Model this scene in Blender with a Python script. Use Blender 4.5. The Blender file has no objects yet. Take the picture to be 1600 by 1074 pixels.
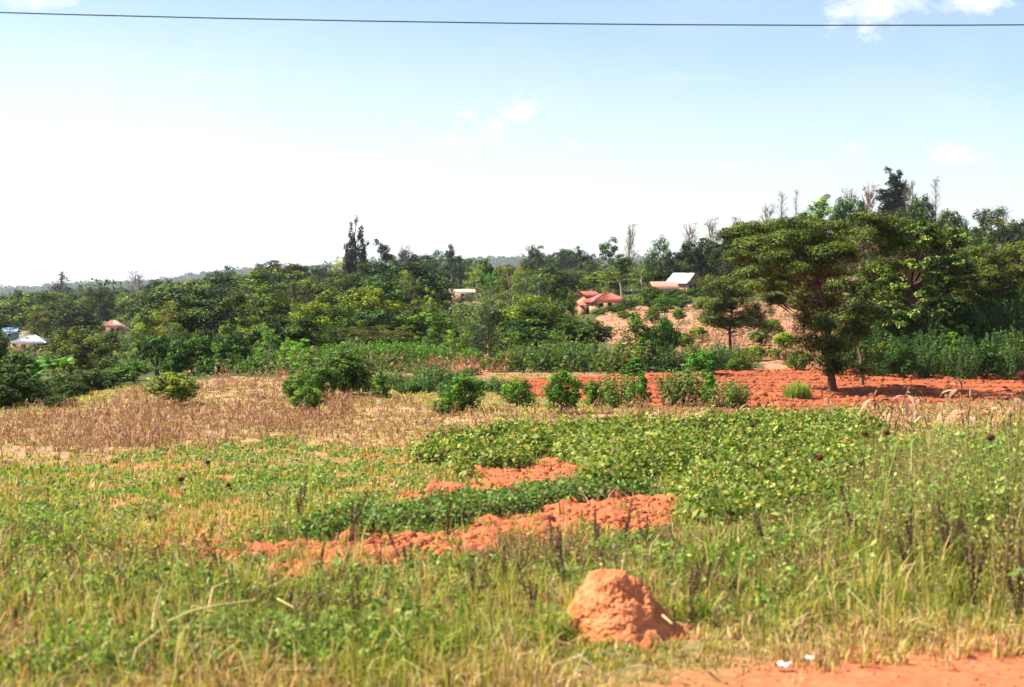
import bpy, math, random
import numpy as np
from math import radians, sin, cos, tan, pi, sqrt, atan

# ------------------------------------------------------------------ camera, sky, sun, exposure
F = 1931.0                      # focal length in photo pixels (1600 wide)
PITCH = math.atan(107.0 / F)    # camera looks slightly down
CZ = 2.5                        # eye height above the road verge
SUN_AZ = radians(-80); SUN_EL = radians(50)

scn = bpy.context.scene
C = scn.collection
cam_d = bpy.data.cameras.new('camera'); cam = bpy.data.objects.new('camera', cam_d); C.objects.link(cam)
cam_d.sensor_width = 36; cam_d.lens = F / 1600 * 36; cam_d.clip_end = 20000; cam_d.clip_start = 0.05
cam.location = (0, 0, CZ); cam.rotation_euler = (pi / 2 - PITCH, 0, 0)
cam_d.dof.use_dof = True; cam_d.dof.focus_distance = 70; cam_d.dof.aperture_fstop = 2.0
scn.camera = cam
scn.view_settings.view_transform = 'Standard'; scn.view_settings.look = 'None'
scn.view_settings.exposure = 1.45; scn.view_settings.gamma = 1
scn.cycles.use_denoising = True
scn.cycles.max_bounces = 6; scn.cycles.diffuse_bounces = 3; scn.cycles.transparent_max_bounces = 8
scn.cycles.volume_bounces = 0

def nd(nt, typ, **kw):
    n = nt.nodes.new(typ)
    for k, v in kw.items():
        if k == 'ins':
            for a, b in v.items():
                n.inputs[a].default_value = b
        else: setattr(n, k, v)
    return n
def lk(nt, a, b): nt.links.new(a, b)
def mth(nt, op, a, b=None, c=None, clamp=False):
    n = nt.nodes.new('ShaderNodeMath'); n.operation = op; n.use_clamp = clamp
    for i, v in enumerate((a, b, c)):
        if v is None: continue
        if isinstance(v, (int, float)): n.inputs[i].default_value = v
        else: nt.links.new(v, n.inputs[i])
    return n.outputs[0]

world = bpy.data.worlds.new("World"); scn.world = world; world.use_nodes = True
wt = world.node_tree; wt.nodes.clear()
sky = nd(wt, 'ShaderNodeTexSky', sky_type='NISHITA', sun_disc=False, sun_elevation=SUN_EL, sun_rotation=SUN_AZ % (2*pi))
sky.air_density = 1.0; sky.dust_density = 1.6; sky.ozone_density = 1.3; sky.altitude = 1200
tc = nd(wt, 'ShaderNodeTexCoord')
sep = nd(wt, 'ShaderNodeSeparateXYZ'); lk(wt, tc.outputs['Generated'], sep.inputs[0])
ysafe = mth(wt, 'MAXIMUM', mth(wt, 'ABSOLUTE', sep.outputs[1]), 0.05)
U = mth(wt, 'DIVIDE', sep.outputs[0], ysafe); V = mth(wt, 'DIVIDE', sep.outputs[2], ysafe)
cmb = nd(wt, 'ShaderNodeCombineXYZ'); lk(wt, U, cmb.inputs[0]); lk(wt, mth(wt, 'MULTIPLY', V, 1.6), cmb.inputs[1])
nz = nd(wt, 'ShaderNodeTexNoise', ins={'Scale': 19.0, 'Detail': 10.0, 'Roughness': 0.66}); lk(wt, cmb.outputs[0], nz.inputs['Vector'])
nz2 = nd(wt, 'ShaderNodeTexNoise', ins={'Scale': 3.2, 'Detail': 6.0, 'Roughness': 0.55}); lk(wt, cmb.outputs[0], nz2.inputs['Vector'])
def pixdir(px, py):
    t = (537 - py) / F
    return (px - 800) / F / (cos(PITCH) + sin(PITCH)*t), (-sin(PITCH) + cos(PITCH)*t) / (cos(PITCH) + sin(PITCH)*t)
# clouds: centre pixel, half width, half height, opacity  (small fair-weather puffs low over the land)
clouds = [(1350,14,95,40,1.3),(1420,4,110,22,.9),(1505,2,75,18,1.1),(40,2,75,18,1.0),(812,166,52,30,.95),(775,194,24,13,.6),(727,178,20,9,.5),
          (1490,236,62,24,.8),(1345,232,50,24,.45),(735,222,85,34,.45),(895,226,22,9,.35),(1580,232,30,10,.4),(70,225,170,45,.5),
          (240,262,190,50,.5),(560,250,120,16,.3),(1180,262,110,12,.3),(1050,120,90,10,.16),(330,120,160,14,.2)]
tot = None
for px, py, hw, hh, op in clouds:
    u0, v0 = pixdir(px, py)
    du = mth(wt, 'MULTIPLY', mth(wt, 'SUBTRACT', U, u0), F/hw)
    dv = mth(wt, 'MULTIPLY', mth(wt, 'SUBTRACT', V, v0), F/hh)
    r2 = mth(wt, 'ADD', mth(wt, 'MULTIPLY', du, du), mth(wt, 'MULTIPLY', dv, dv))
    r = mth(wt, 'SQRT', r2)
    e = mth(wt, 'ADD', mth(wt, 'SUBTRACT', 0.55, r), mth(wt, 'MULTIPLY', mth(wt, 'SUBTRACT', nz.outputs[0], 0.44), 4.6))
    m = mth(wt, 'MULTIPLY', mth(wt, 'SMOOTH_MIN', mth(wt, 'MULTIPLY', mth(wt, 'MAXIMUM', e, 0.0), 0.95), 1.0, 0.25), op)
    tot = m if tot is None else mth(wt, 'MAXIMUM', tot, m)
wisp = mth(wt, 'MULTIPLY', mth(wt, 'MAXIMUM', mth(wt, 'SUBTRACT', nz2.outputs[0], 0.5), 0.0), 0.9)
tot = mth(wt, 'MINIMUM', mth(wt, 'MAXIMUM', tot, wisp), 1.0)
# milky air low in the sky, thicker towards the sun
low = mth(wt, 'SUBTRACT', 1.0, mth(wt, 'DIVIDE', mth(wt, 'SUBTRACT', V, mth(wt, 'MULTIPLY', U, -0.10)), 0.20), clamp=True)
low = mth(wt, 'POWER', low, 1.1)
fwd = mth(wt, 'GREATER_THAN', sep.outputs[1], -5.0)
cover = mth(wt, 'MINIMUM', mth(wt, 'ADD', mth(wt, 'ADD', mth(wt, 'MULTIPLY', tot, 0.75), 0.15), mth(wt, 'MULTIPLY', low, 0.74)), 1.0)
mixs = nd(wt, 'ShaderNodeMix', data_type='RGBA'); lk(wt, cover, mixs.inputs['Factor'])
wb = nd(wt, 'ShaderNodeMix', data_type='RGBA', blend_type='MULTIPLY', ins={'Factor': 1.0}); lk(wt, sky.outputs[0], wb.inputs[6]); wb.inputs[7].default_value = (1.06, 1.16, 1.15, 1); lk(wt, wb.outputs[2], mixs.inputs[6]); mixs.inputs[7].default_value = (6.9, 7.0, 7.3, 1)
bg = nd(wt, 'ShaderNodeBackground', ins={'Strength': 0.062}); lk(wt, mixs.outputs[2], bg.inputs[0])
wo = nd(wt, 'ShaderNodeOutputWorld'); lk(wt, bg.outputs[0], wo.inputs[0])

sun_d = bpy.data.lights.new('sun', 'SUN'); sun = bpy.data.objects.new('sun', sun_d); C.objects.link(sun)
sun_d.energy = 5.0; sun_d.angle = radians(0.5); sun_d.color = (1.0, 0.92, 0.78)
from mathutils import Vector
sdir = Vector((cos(SUN_EL)*sin(SUN_AZ), cos(SUN_EL)*cos(SUN_AZ), sin(SUN_EL)))
sun.rotation_euler = sdir.to_track_quat('Z', 'Y').to_euler(); sun.location = sdir * 60

# ------------------------------------------------------------------ terrain
rng = np.random.default_rng(7)
def hash2(ix, iy, s):
    h = (ix.astype(np.int64) * 374761393 + iy.astype(np.int64) * 668265263 + s * 1274126177) & 0xFFFFFFFF
    h = ((h ^ (h >> 13)) * 1103515245) & 0xFFFFFFFF
    return ((h ^ (h >> 16)) & 0xFFFF) / 65535.0
def vnoise(x, y, s=0):
    x = np.asarray(x, float); y = np.asarray(y, float)
    ix = np.floor(x); iy = np.floor(y); fx = x - ix; fy = y - iy
    fx = fx*fx*(3-2*fx); fy = fy*fy*(3-2*fy)
    a = hash2(ix, iy, s); b = hash2(ix+1, iy, s); c = hash2(ix, iy+1, s); d = hash2(ix+1, iy+1, s)
    return (a*(1-fx)+b*fx)*(1-fy) + (c*(1-fx)+d*fx)*fy
def fbm(x, y, s=0, o=4):
    t = 0; a = 0.5; n = 0
    for k in range(o):
        t = t + a*vnoise(x*2**k, y*2**k, s+k*17); n += a; a *= .5
    return t/n
def hash3(ix, iy, iz, s):
    return hash2(ix + iz*57, iy - iz*131, s)
def vnoise3(p, s=0):
    i = np.floor(p); f = p - i; f = f*f*(3-2*f); t = 0
    for dz in (0, 1):
        wz = f[:,2] if dz else 1-f[:,2]
        for dy in (0, 1):
            wy = f[:,1] if dy else 1-f[:,1]
            for dx in (0, 1):
                wx = f[:,0] if dx else 1-f[:,0]
                t = t + wx*wy*wz*hash3(i[:,0]+dx, i[:,1]+dy, i[:,2]+dz, s)
    return t

COLS = np.array([-100, 0, 200, 400, 600, 800, 1000, 1200, 1400, 1600, 1700], float)
ROWS = np.array([3, 7.5, 11, 16, 26, 33, 48, 65, 80, 110, 150, 180, 250, 350, 500, 800, 1200, 1700, 2600, 3500, 5000, 7200], float)
YT = {  # ground row seen at that distance, per column
 0:   [0, 1074, 893, 793, 700, 668, 634, 614, 603, 585, 562, 550, 530, 511, 492, 478, 471, 467, 463, 456, 464, 472],
 200: [0, 1074, 893, 793, 700, 665, 620, 597, 588, 572, 552, 541, 518, 499, 476, 466, 461, 458, 455, 446, 456, 466],
 400: [0, 1074, 893, 793, 700, 662, 617, 588, 574, 552, 528, 516, 490, 470, 456, 451, 448, 446, 440, 426, 442, 456],
 600: [0, 1074, 893, 793, 699, 662, 617, 584, 568, 544, 518, 504, 476, 456, 445, 442, 440, 438, 431, 415, 432, 450],
 800: [0, 1074, 893, 793, 698, 660, 616, 582, 564, 540, 513, 498, 470, 452, 440, 438, 436, 434, 426, 409, 428, 448],
 1000:[0, 1074, 893, 793, 697, 660, 616, 582, 556, 522, 491, 473, 446, 431, 428, 430, 430, 429, 424, 409, 428, 448],
 1200:[0, 1074, 893, 793, 697, 660, 617, 580, 550, 514, 480, 456, 412, 386, 388, 402, 412, 418, 420, 412, 428, 448],
 1400:[0, 1074, 893, 793, 697, 660, 618, 580, 549, 512, 472, 444, 396, 368, 376, 400, 412, 418, 420, 414, 428, 448],
 1600:[0, 1074, 893, 793, 697, 660, 620, 582, 552, 515, 476, 450, 402, 374, 382, 402, 412, 418, 420, 416, 430, 450]}
def slope(py):
    t = (537 - py) / F
    return (-sin(PITCH) + cos(PITCH)*t) / (cos(PITCH) + sin(PITCH)*t)
ZT = np.zeros((len(COLS), len(ROWS)))
for i, c in enumerate(COLS):
    cc = int(min(1600, max(0, c)))
    for j, d in enumerate(ROWS):
        ZT[i, j] = CZ + slope(YT[cc][j]) * d if j else 0.0
LR = np.log(ROWS)
def crom(p0, p1, p2, p3, t):
    return 0.5*((2*p1) + (-p0+p2)*t + (2*p0-5*p1+4*p2-p3)*t*t + (-p0+3*p1-3*p2+p3)*t**3)
def macro(x, y):
    th = np.arctan2(x, y); r = np.hypot(x, y)
    tmax = atan(900/F); tc_ = np.clip(th, -tmax, tmax)
    c = np.clip(800 + F*np.tan(tc_), -100, 1699.9); d = np.clip(r*np.cos(tc_), 3.0, 7199)
    L = np.log(d); j = np.clip(np.searchsorted(LR, L, side='right')-1, 0, len(ROWS)-2); t = (L-LR[j])/(LR[j+1]-LR[j])
    i = np.clip(np.searchsorted(COLS, c, side='right')-1, 0, len(COLS)-2); s = (c-COLS[i])/(COLS[i+1]-COLS[i]); s = s*s*(3-2*s)
    def row(ii):
        a = ZT[ii, np.maximum(j-1, 0)]; b = ZT[ii, j]; e = ZT[ii, j+1]; f = ZT[ii, np.minimum(j+2, len(ROWS)-1)]
        return crom(a, b, e, f, t)
    return row(i)*(1-s) + row(i+1)*s
def proj(x, y, z):
    dpt = y*cos(PITCH) - (z-CZ)*sin(PITCH); dpt = np.maximum(dpt, 0.01)
    up = y*sin(PITCH) + (z-CZ)*cos(PITCH)
    return 800 + F*x/dpt, 537 - F*up/dpt
def inpoly(px, py, poly):
    r = np.zeros(np.shape(px), bool); n = len(poly)
    for i in range(n):
        x1, y1 = poly[i]; x2, y2 = poly[(i+1) % n]
        if y1 == y2: continue
        c = ((y1 > py) != (y2 > py)) & (px < (x2-x1)*(py-y1)/(y2-y1) + x1)
        r ^= c
    return r
P_HOE1 = [(395,872),(520,856),(600,842),(700,826),(760,808),(860,800),(1000,782),(1060,775),(1075,800),(1010,838),(900,868),(760,885),(560,905),(430,905),(380,890)]
P_HOE2 = [(628,800),(655,765),(720,745),(800,730),(860,724),(915,742),(925,766),(840,780),(740,785),(680,806)]
P_RED = [[(70,870),(210,852),(360,842),(440,850),(400,880),(290,900),(190,915),(80,905)],[(150,920),(200,905),(290,910),(260,935),(180,935)],[(250,772),(280,768),(285,785),(255,788)],
         [(540,712),(640,706),(690,714),(600,726)],[(300,835),(420,815),(520,822),(430,845),(320,855)]]
P_PLOW = [(770,594),(900,588),(1040,584),(1200,576),(1400,574),(1700,576),(1700,618),(1560,627),(1330,636),(1200,646),(1080,643),(960,634),(850,618),(770,608)]
P_HILL = [(935,492),(1000,480),(1060,474),(1240,474),(1300,520),(1280,574),(1150,560),(1040,556),(960,545),(930,520)]
P_HILL2 = [(1140,556),(1250,560),(1330,576),(1230,582),(1150,580)]
P_MAIZE = [(-200,690),(0,662),(120,640),(230,612),(330,592),(450,590),(560,622),(560,660),(470,688),(330,696),(150,722),(-200,735)]
P_STRAW = [(440,625),(560,618),(700,640),(860,655),(1000,640),(1210,645),(1420,640),(1600,628),(1600,655),(1330,668),(1060,668),(860,684),(640,704),(520,700),(440,680)]
P_BEAN = [(650,702),(760,688),(860,674),(1060,664),(1330,668),(1440,705),(1420,800),(1300,850),(1120,848),(1062,800),(1040,770),(920,764),(905,742),(860,722),(740,738),(660,730)]
P_ROW = [(455,838),(560,812),(640,800),(700,790),(780,778),(860,768),(930,764),(1010,768),(1010,778),(900,790),(760,806),(660,828),(560,842),(480,850)]
P_FIELDPINK = [(680,560),(740,565),(790,575),(760,590),(680,585),(600,580),(560,590),(540,600),(600,608),(720,590)]
EDGE_P = np.array([1.16, 7.5]); EDGE_D = np.array([2.34, 1.0]); EDGE_D = EDGE_D/np.linalg.norm(EDGE_D); EDGE_N = np.array([-EDGE_D[1], EDGE_D[0]])
def verge_s(x, y): return (x-EDGE_P[0])*EDGE_N[0] + (y-EDGE_P[1])*EDGE_N[1]
def zones(x, y, z=None, jit=1.0):
    if z is None: z = macro(x, y)
    px, py = proj(x, y, z)
    k = np.clip(12.0/np.maximum(np.hypot(x, y), 6), 0.15, 1.2)*jit
    jx = (fbm(x*1.3, y*1.3, 3)-.5)*150*k; jy = (fbm(x*1.3+40, y*1.3, 9)-.5)*70*k
    qx = px+jx; qy = py+jy; ok = y > 2
    Z = {}
    Z['hoe'] = (inpoly(qx, qy, P_HOE1) | inpoly(qx, qy, P_HOE2)) & ok
    red = np.zeros(np.shape(x), bool)
    for p in P_RED: red |= inpoly(qx, qy, p)
    Z['red'] = red & ok
    Z['plow'] = inpoly(px+(jx*.3), py+jy*.3, P_PLOW) & ok & (y < 95)
    Z['hill'] = (inpoly(qx, qy, P_HILL) | inpoly(qx, qy, P_HILL2)) & (y > 66) & (y < 230)
    Z['maize'] = inpoly(qx, qy, P_MAIZE) & ok & (y < 80)
    Z['straw'] = inpoly(qx, qy, P_STRAW) & ok & (y < 60)
    Z['bean'] = inpoly(px+jx*1.1, py+jy*1.1, P_BEAN) & ok & (y < 45)
    Z['row'] = inpoly(px+jx*.25, py+jy*.25, P_ROW) & ok
    Z['pink'] = inpoly(qx, qy, P_FIELDPINK) & ok & (y < 120) & (y > 45)
    Z['s'] = verge_s(x, y); Z['px'] = px; Z['py'] = py
    return Z
def terr(x, y, Z=None):
    x = np.asarray(x, float); y = np.asarray(y, float)
    z = macro(x, y); r = np.hypot(x, y)
    z = z + (fbm(x*.35, y*.35, 21, 3)-.5)*0.22*np.clip((r-6)/8, 0, 1) + (fbm(x/19, y/19, 5, 3)-.5)*1.0*np.clip((r-60)/200, 0, 1)
    return z
def terr1(x, y): return float(terr(np.array([x]), np.array([y]))[0])
def ground_at(px, d):
    x = (px-800)/F*d; z = terr1(x, d)
    for _ in range(3):
        dpt = d*cos(PITCH)-(z-CZ)*sin(PITCH); x = (px-800)/F*dpt; z = terr1(x, d)
    return x, d, z
def hit(px, py):      # distance at which the ground shows at this photo pixel
    lo = None; prev = 5.0
    for d in np.exp(np.linspace(np.log(5), np.log(1500), 400)):
        x, y, z = ground_at_fast(px, d)
        if proj(x, y, z)[1] <= py:
            return x, y, z
    return ground_at(px, 1200)
def ground_at_fast(px, d):
    x = (px-800)/F*d; return x, d, terr1(x, d)
_ds = np.exp(np.linspace(np.log(4), np.log(1300), 900))
def hit(px, py):
    xs = (px-800)/F*_ds*1.0; zs = terr(xs, _ds); q = proj(xs, _ds, zs)[1]
    k = np.argmax(q <= py) if (q <= py).any() else len(_ds)-1
    d = _ds[k]
    return ground_at(px, float(d))
def ztop(py, d): return CZ + slope(py)*d

# ------------------------------------------------------------------ mesh builder
class MB:
    def __init__(s): s.v = []; s.f4 = []; s.f3 = []; s.c = []; s.n = 0
    def add(s, v, f, c):
        v = np.asarray(v, float).reshape(-1, 3); f = np.asarray(f, int)
        c = np.asarray(c, float)
        if c.ndim == 1: c = np.tile(c[:3], (len(v), 1))
        s.v.append(v); s.c.append(c[:, :3])
        (s.f4 if f.shape[1] == 4 else s.f3).append(f + s.n); s.n += len(v)
    def mesh(s, name, mat, smooth=False):
        me = bpy.data.meshes.new(name)
        v = np.concatenate(s.v); f4 = np.concatenate(s.f4) if s.f4 else np.zeros((0, 4), int); f3 = np.concatenate(s.f3) if s.f3 else np.zeros((0, 3), int)
        me.vertices.add(len(v)); me.vertices.foreach_set('co', v.ravel().astype(np.float32))
        nl = len(f4)*4+len(f3)*3; me.loops.add(nl); me.polygons.add(len(f4)+len(f3))
        me.loops.foreach_set('vertex_index', np.concatenate([f4.ravel(), f3.ravel()]).astype(np.int32))
        st = np.concatenate([np.arange(len(f4))*4, len(f4)*4+np.arange(len(f3))*3]).astype(np.int32)
        me.polygons.foreach_set('loop_start', st)
        me.update(calc_edges=True)
        if smooth: me.polygons.foreach_set('use_smooth', np.ones(len(me.polygons), bool))
        ca = me.color_attributes.new('Col', 'FLOAT_COLOR', 'POINT')
        cc = np.ones((len(v), 4), np.float32); cc[:, :3] = np.concatenate(s.c)*0.8; ca.data.foreach_set('color', cc.ravel())
        me.materials.append(mat); return me
    def build(s, name, mat, parent=None, smooth=False):
        o = bpy.data.objects.new(name, s.mesh(name, mat, smooth)); C.objects.link(o)
        if parent: o.parent = parent
        return o
def unit(v): return v/np.maximum(np.linalg.norm(v, axis=-1, keepdims=True), 1e-9)
def add_leaves(mb, p, n, size, col, asp=0.5, fold=0.12, g=None):
    N = len(p); g = g or rng
    n = unit(n); r = unit(g.normal(size=(N, 3))); t = unit(r - n*(r*n).sum(1, keepdims=True)); b = np.cross(n, t)
    s = np.broadcast_to(size, (N,))[:, None]; a = s*asp*.5
    v = np.stack([p - t*s*.5, p + b*a + n*s*fold - t*s*.05, p + t*s*.5, p - b*a + n*s*fold - t*s*.05], 1)
    f = np.arange(N*4).reshape(N, 4)
    mb.add(v, f, np.repeat(np.broadcast_to(col, (N, 3)), 4, 0))
def add_blades(mb, p, h, w, col, lean=0.35, tipcol=None, g=None, bias=(0, 0)):
    g = g or rng; N = len(p); az = g.uniform(0, 2*pi, N); L = np.abs(g.normal(0, lean, N))
    d = np.stack([np.cos(az)*L + bias[0], np.sin(az)*L + bias[1], np.zeros(N)], 1)
    fz = g.uniform(0, 2*pi, N); s = np.stack([np.cos(fz), np.sin(fz), np.zeros(N)], 1)
    h = np.broadcast_to(h, (N,))[:, None]; w = np.broadcast_to(w, (N,))[:, None]; up = np.array([0, 0, 1.0])
    m = p + up*h*.55 + d*h*.3; tip = p + up*h*np.clip(1-L[:, None]*.35, .3, 1) + d*h
    v = np.stack([p-s*w*.5, p+s*w*.5, m-s*w*.42, m+s*w*.42, tip-s*w*.08, tip+s*w*.08], 1)
    k = np.arange(N)[:, None]*6
    f = np.concatenate([k+np.array([0, 1, 3, 2]), k+np.array([2, 3, 5, 4])])
    c = np.repeat(np.broadcast_to(col, (N, 3)), 6, 0).reshape(N, 6, 3).copy()
    if tipcol is not None: c[:, 4:] = np.broadcast_to(tipcol, (N, 3))[:, None]
    mb.add(v, f, c.reshape(-1, 3))
def add_tube(mb, pts, rad, col, sides=6):
    pts = np.asarray(pts, float); n = len(pts); rad = np.broadcast_to(rad, (n,))
    t = unit(np.gradient(pts, axis=0)); ref = np.array([0.31, 0.95, 0.05]); a = unit(np.cross(t, ref)); b = np.cross(t, a)
    th = np.arange(sides)*2*pi/sides
    v = pts[:, None]+rad[:, None, None]*(a[:, None]*np.cos(th)[None, :, None]+b[:, None]*np.sin(th)[None, :, None])
    i = np.arange(n-1)[:, None]*sides; j = np.arange(sides)[None]; j2 = (j+1) % sides
    f = np.stack([i+j, i+j2, i+j2+sides, i+j+sides], -1).reshape(-1, 4)
    mb.add(v.reshape(-1, 3), f, col)
def add_box(mb, x0, x1, y0, y1, z0, z1, col):
    v = [(x, y, z) for z in (z0, z1) for y in (y0, y1) for x in (x0, x1)]
    mb.add(v, [(0, 2, 3, 1), (4, 5, 7, 6), (0, 1, 5, 4), (2, 6, 7, 3), (0, 4, 6, 2), (1, 3, 7, 5)], col)
def vary(base, N, sv=.18, sh=.08, g=None):
    g = g or rng; base = np.asarray(base, float)
    k = np.exp(g.normal(0, sv, (N, 1))); h = 1+g.normal(0, sh, (N, 3)); return np.clip(base*k*h, .004, .95)
def mixpal(pal, wts, N, g=None, sv=.18):
    g = g or rng; pal = np.array(pal, float); i = g.choice(len(pal), N, p=np.array(wts)/sum(wts)); return vary(pal[i], N, sv, .07, g)

# ------------------------------------------------------------------ materials
def mat_leaf(name, trans=.28, tint=True, rough=.6, spec=.12):
    m = bpy.data.materials.new(name); m.use_nodes = True; nt = m.node_tree; nt.nodes.clear()
    a = nd(nt, 'ShaderNodeAttribute', attribute_name='Col')
    col = a.outputs['Color']
    if tint:
        oi = nd(nt, 'ShaderNodeObjectInfo'); mx = nd(nt, 'ShaderNodeMix', data_type='RGBA', blend_type='MULTIPLY', ins={'Factor': 1.0})
        lk(nt, col, mx.inputs[6]); lk(nt, oi.outputs['Color'], mx.inputs[7]); col = mx.outputs[2]
    p = nd(nt, 'ShaderNodeBsdfPrincipled', ins={'Roughness': rough, 'Specular IOR Level': spec}); lk(nt, col, p.inputs['Base Color'])
    t = nd(nt, 'ShaderNodeBsdfTranslucent'); hs = nd(nt, 'ShaderNodeMix', data_type='RGBA', blend_type='MULTIPLY', ins={'Factor': 1.0})
    lk(nt, col, hs.inputs[6]); hs.inputs[7].default_value = (1.25, 1.35, .6, 1); lk(nt, hs.outputs[2], t.inputs[0])
    ms = nd(nt, 'ShaderNodeMixShader', ins={0: trans}); lk(nt, p.outputs[0], ms.inputs[1]); lk(nt, t.outputs[0], ms.inputs[2])
    o = nd(nt, 'ShaderNodeOutputMaterial'); lk(nt, ms.outputs[0], o.inputs[0]); return m
def mat_solid(name, rough=.85, bump=0.0, scale=20, var=.25, metallic=0.0, tint=False, stretch=(1, 1, 1), spec=.3):
    m = bpy.data.materials.new(name); m.use_nodes = True; nt = m.node_tree; nt.nodes.clear()
    a = nd(nt, 'ShaderNodeAttribute', attribute_name='Col'); co = nd(nt, 'ShaderNodeTexCoord')
    mp = nd(nt, 'ShaderNodeMapping'); mp.inputs['Scale'].default_value = stretch; lk(nt, co.outputs['Object'], mp.inputs[0])
    n = nd(nt, 'ShaderNodeTexNoise', ins={'Scale': scale, 'Detail': 6.0, 'Roughness': .6}); lk(nt, mp.outputs[0], n.inputs['Vector'])
    r = nd(nt, 'ShaderNodeMapRange', ins={1: .25, 2: .75, 3: 1-var, 4: 1+var}); lk(nt, n.outputs[0], r.inputs[0])
    mx = nd(nt, 'ShaderNodeMix', data_type='RGBA', blend_type='MULTIPLY', ins={'Factor': 1.0}); lk(nt, a.outputs['Color'], mx.inputs[6])
    cx = nd(nt, 'ShaderNodeCombineColor')
    for i in range(3): lk(nt, r.outputs[0], cx.inputs[i])
    lk(nt, cx.outputs[0], mx.inputs[7]); col = mx.outputs[2]
    if tint:
        oi = nd(nt, 'ShaderNodeObjectInfo'); m2 = nd(nt, 'ShaderNodeMix', data_type='RGBA', blend_type='MULTIPLY', ins={'Factor': 1.0})
        lk(nt, col, m2.inputs[6]); lk(nt, oi.outputs['Color'], m2.inputs[7]); col = m2.outputs[2]
    p = nd(nt, 'ShaderNodeBsdfPrincipled', ins={'Roughness': rough, 'Metallic': metallic, 'Specular IOR Level': spec}); lk(nt, col, p.inputs['Base Color'])
    if bump:
        b = nd(nt, 'ShaderNodeBump', ins={'Strength': min(1, bump*10), 'Distance': bump}); lk(nt, n.outputs[0], b.inputs['Height']); lk(nt, b.outputs[0], p.inputs['Normal'])
    o = nd(nt, 'ShaderNodeOutputMaterial'); lk(nt, p.outputs[0], o.inputs[0]); return m
M_LEAF = mat_leaf('foliage_leaf', trans=.15); M_GRASS = mat_leaf('grass_blade', trans=.30, tint=False, rough=.55, spec=.15)
M_BARK = mat_solid('bark', .9, .01, 9, .35, tint=False); M_SOIL = mat_solid('red_soil', .95, .03, 26, .3, spec=.1)
M_WALL = mat_solid('plaster', .9, .005, 3, .12); M_ROOF = mat_solid('sheet_roof', .5, .0, 2.5, .28, stretch=(6, 1, 1)); M_TIN = mat_solid('tin_roof', .38, 0, 2, .15, metallic=.35)
M_DRY = mat_leaf('dry_leaf', trans=.22, tint=False, rough=.7, spec=.15)
M_WIRE = mat_solid('wire_rubber', .6, 0, 2, .1)

def props(o, label=None, cat=None, group=None, kind=None):
    if label: o['label'] = label
    if cat: o['category'] = cat
    if group: o['group'] = group
    if kind: o['kind'] = kind
    return o
def empty(name, loc=(0, 0, 0), rz=0):
    o = bpy.data.objects.new(name, None); C.objects.link(o); o.location = loc; o.rotation_euler[2] = rz; o.empty_display_size = .2
    return o
def part(name, me, parent):
    o = bpy.data.objects.new(name, me); C.objects.link(o); o.parent = parent; return o

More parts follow.
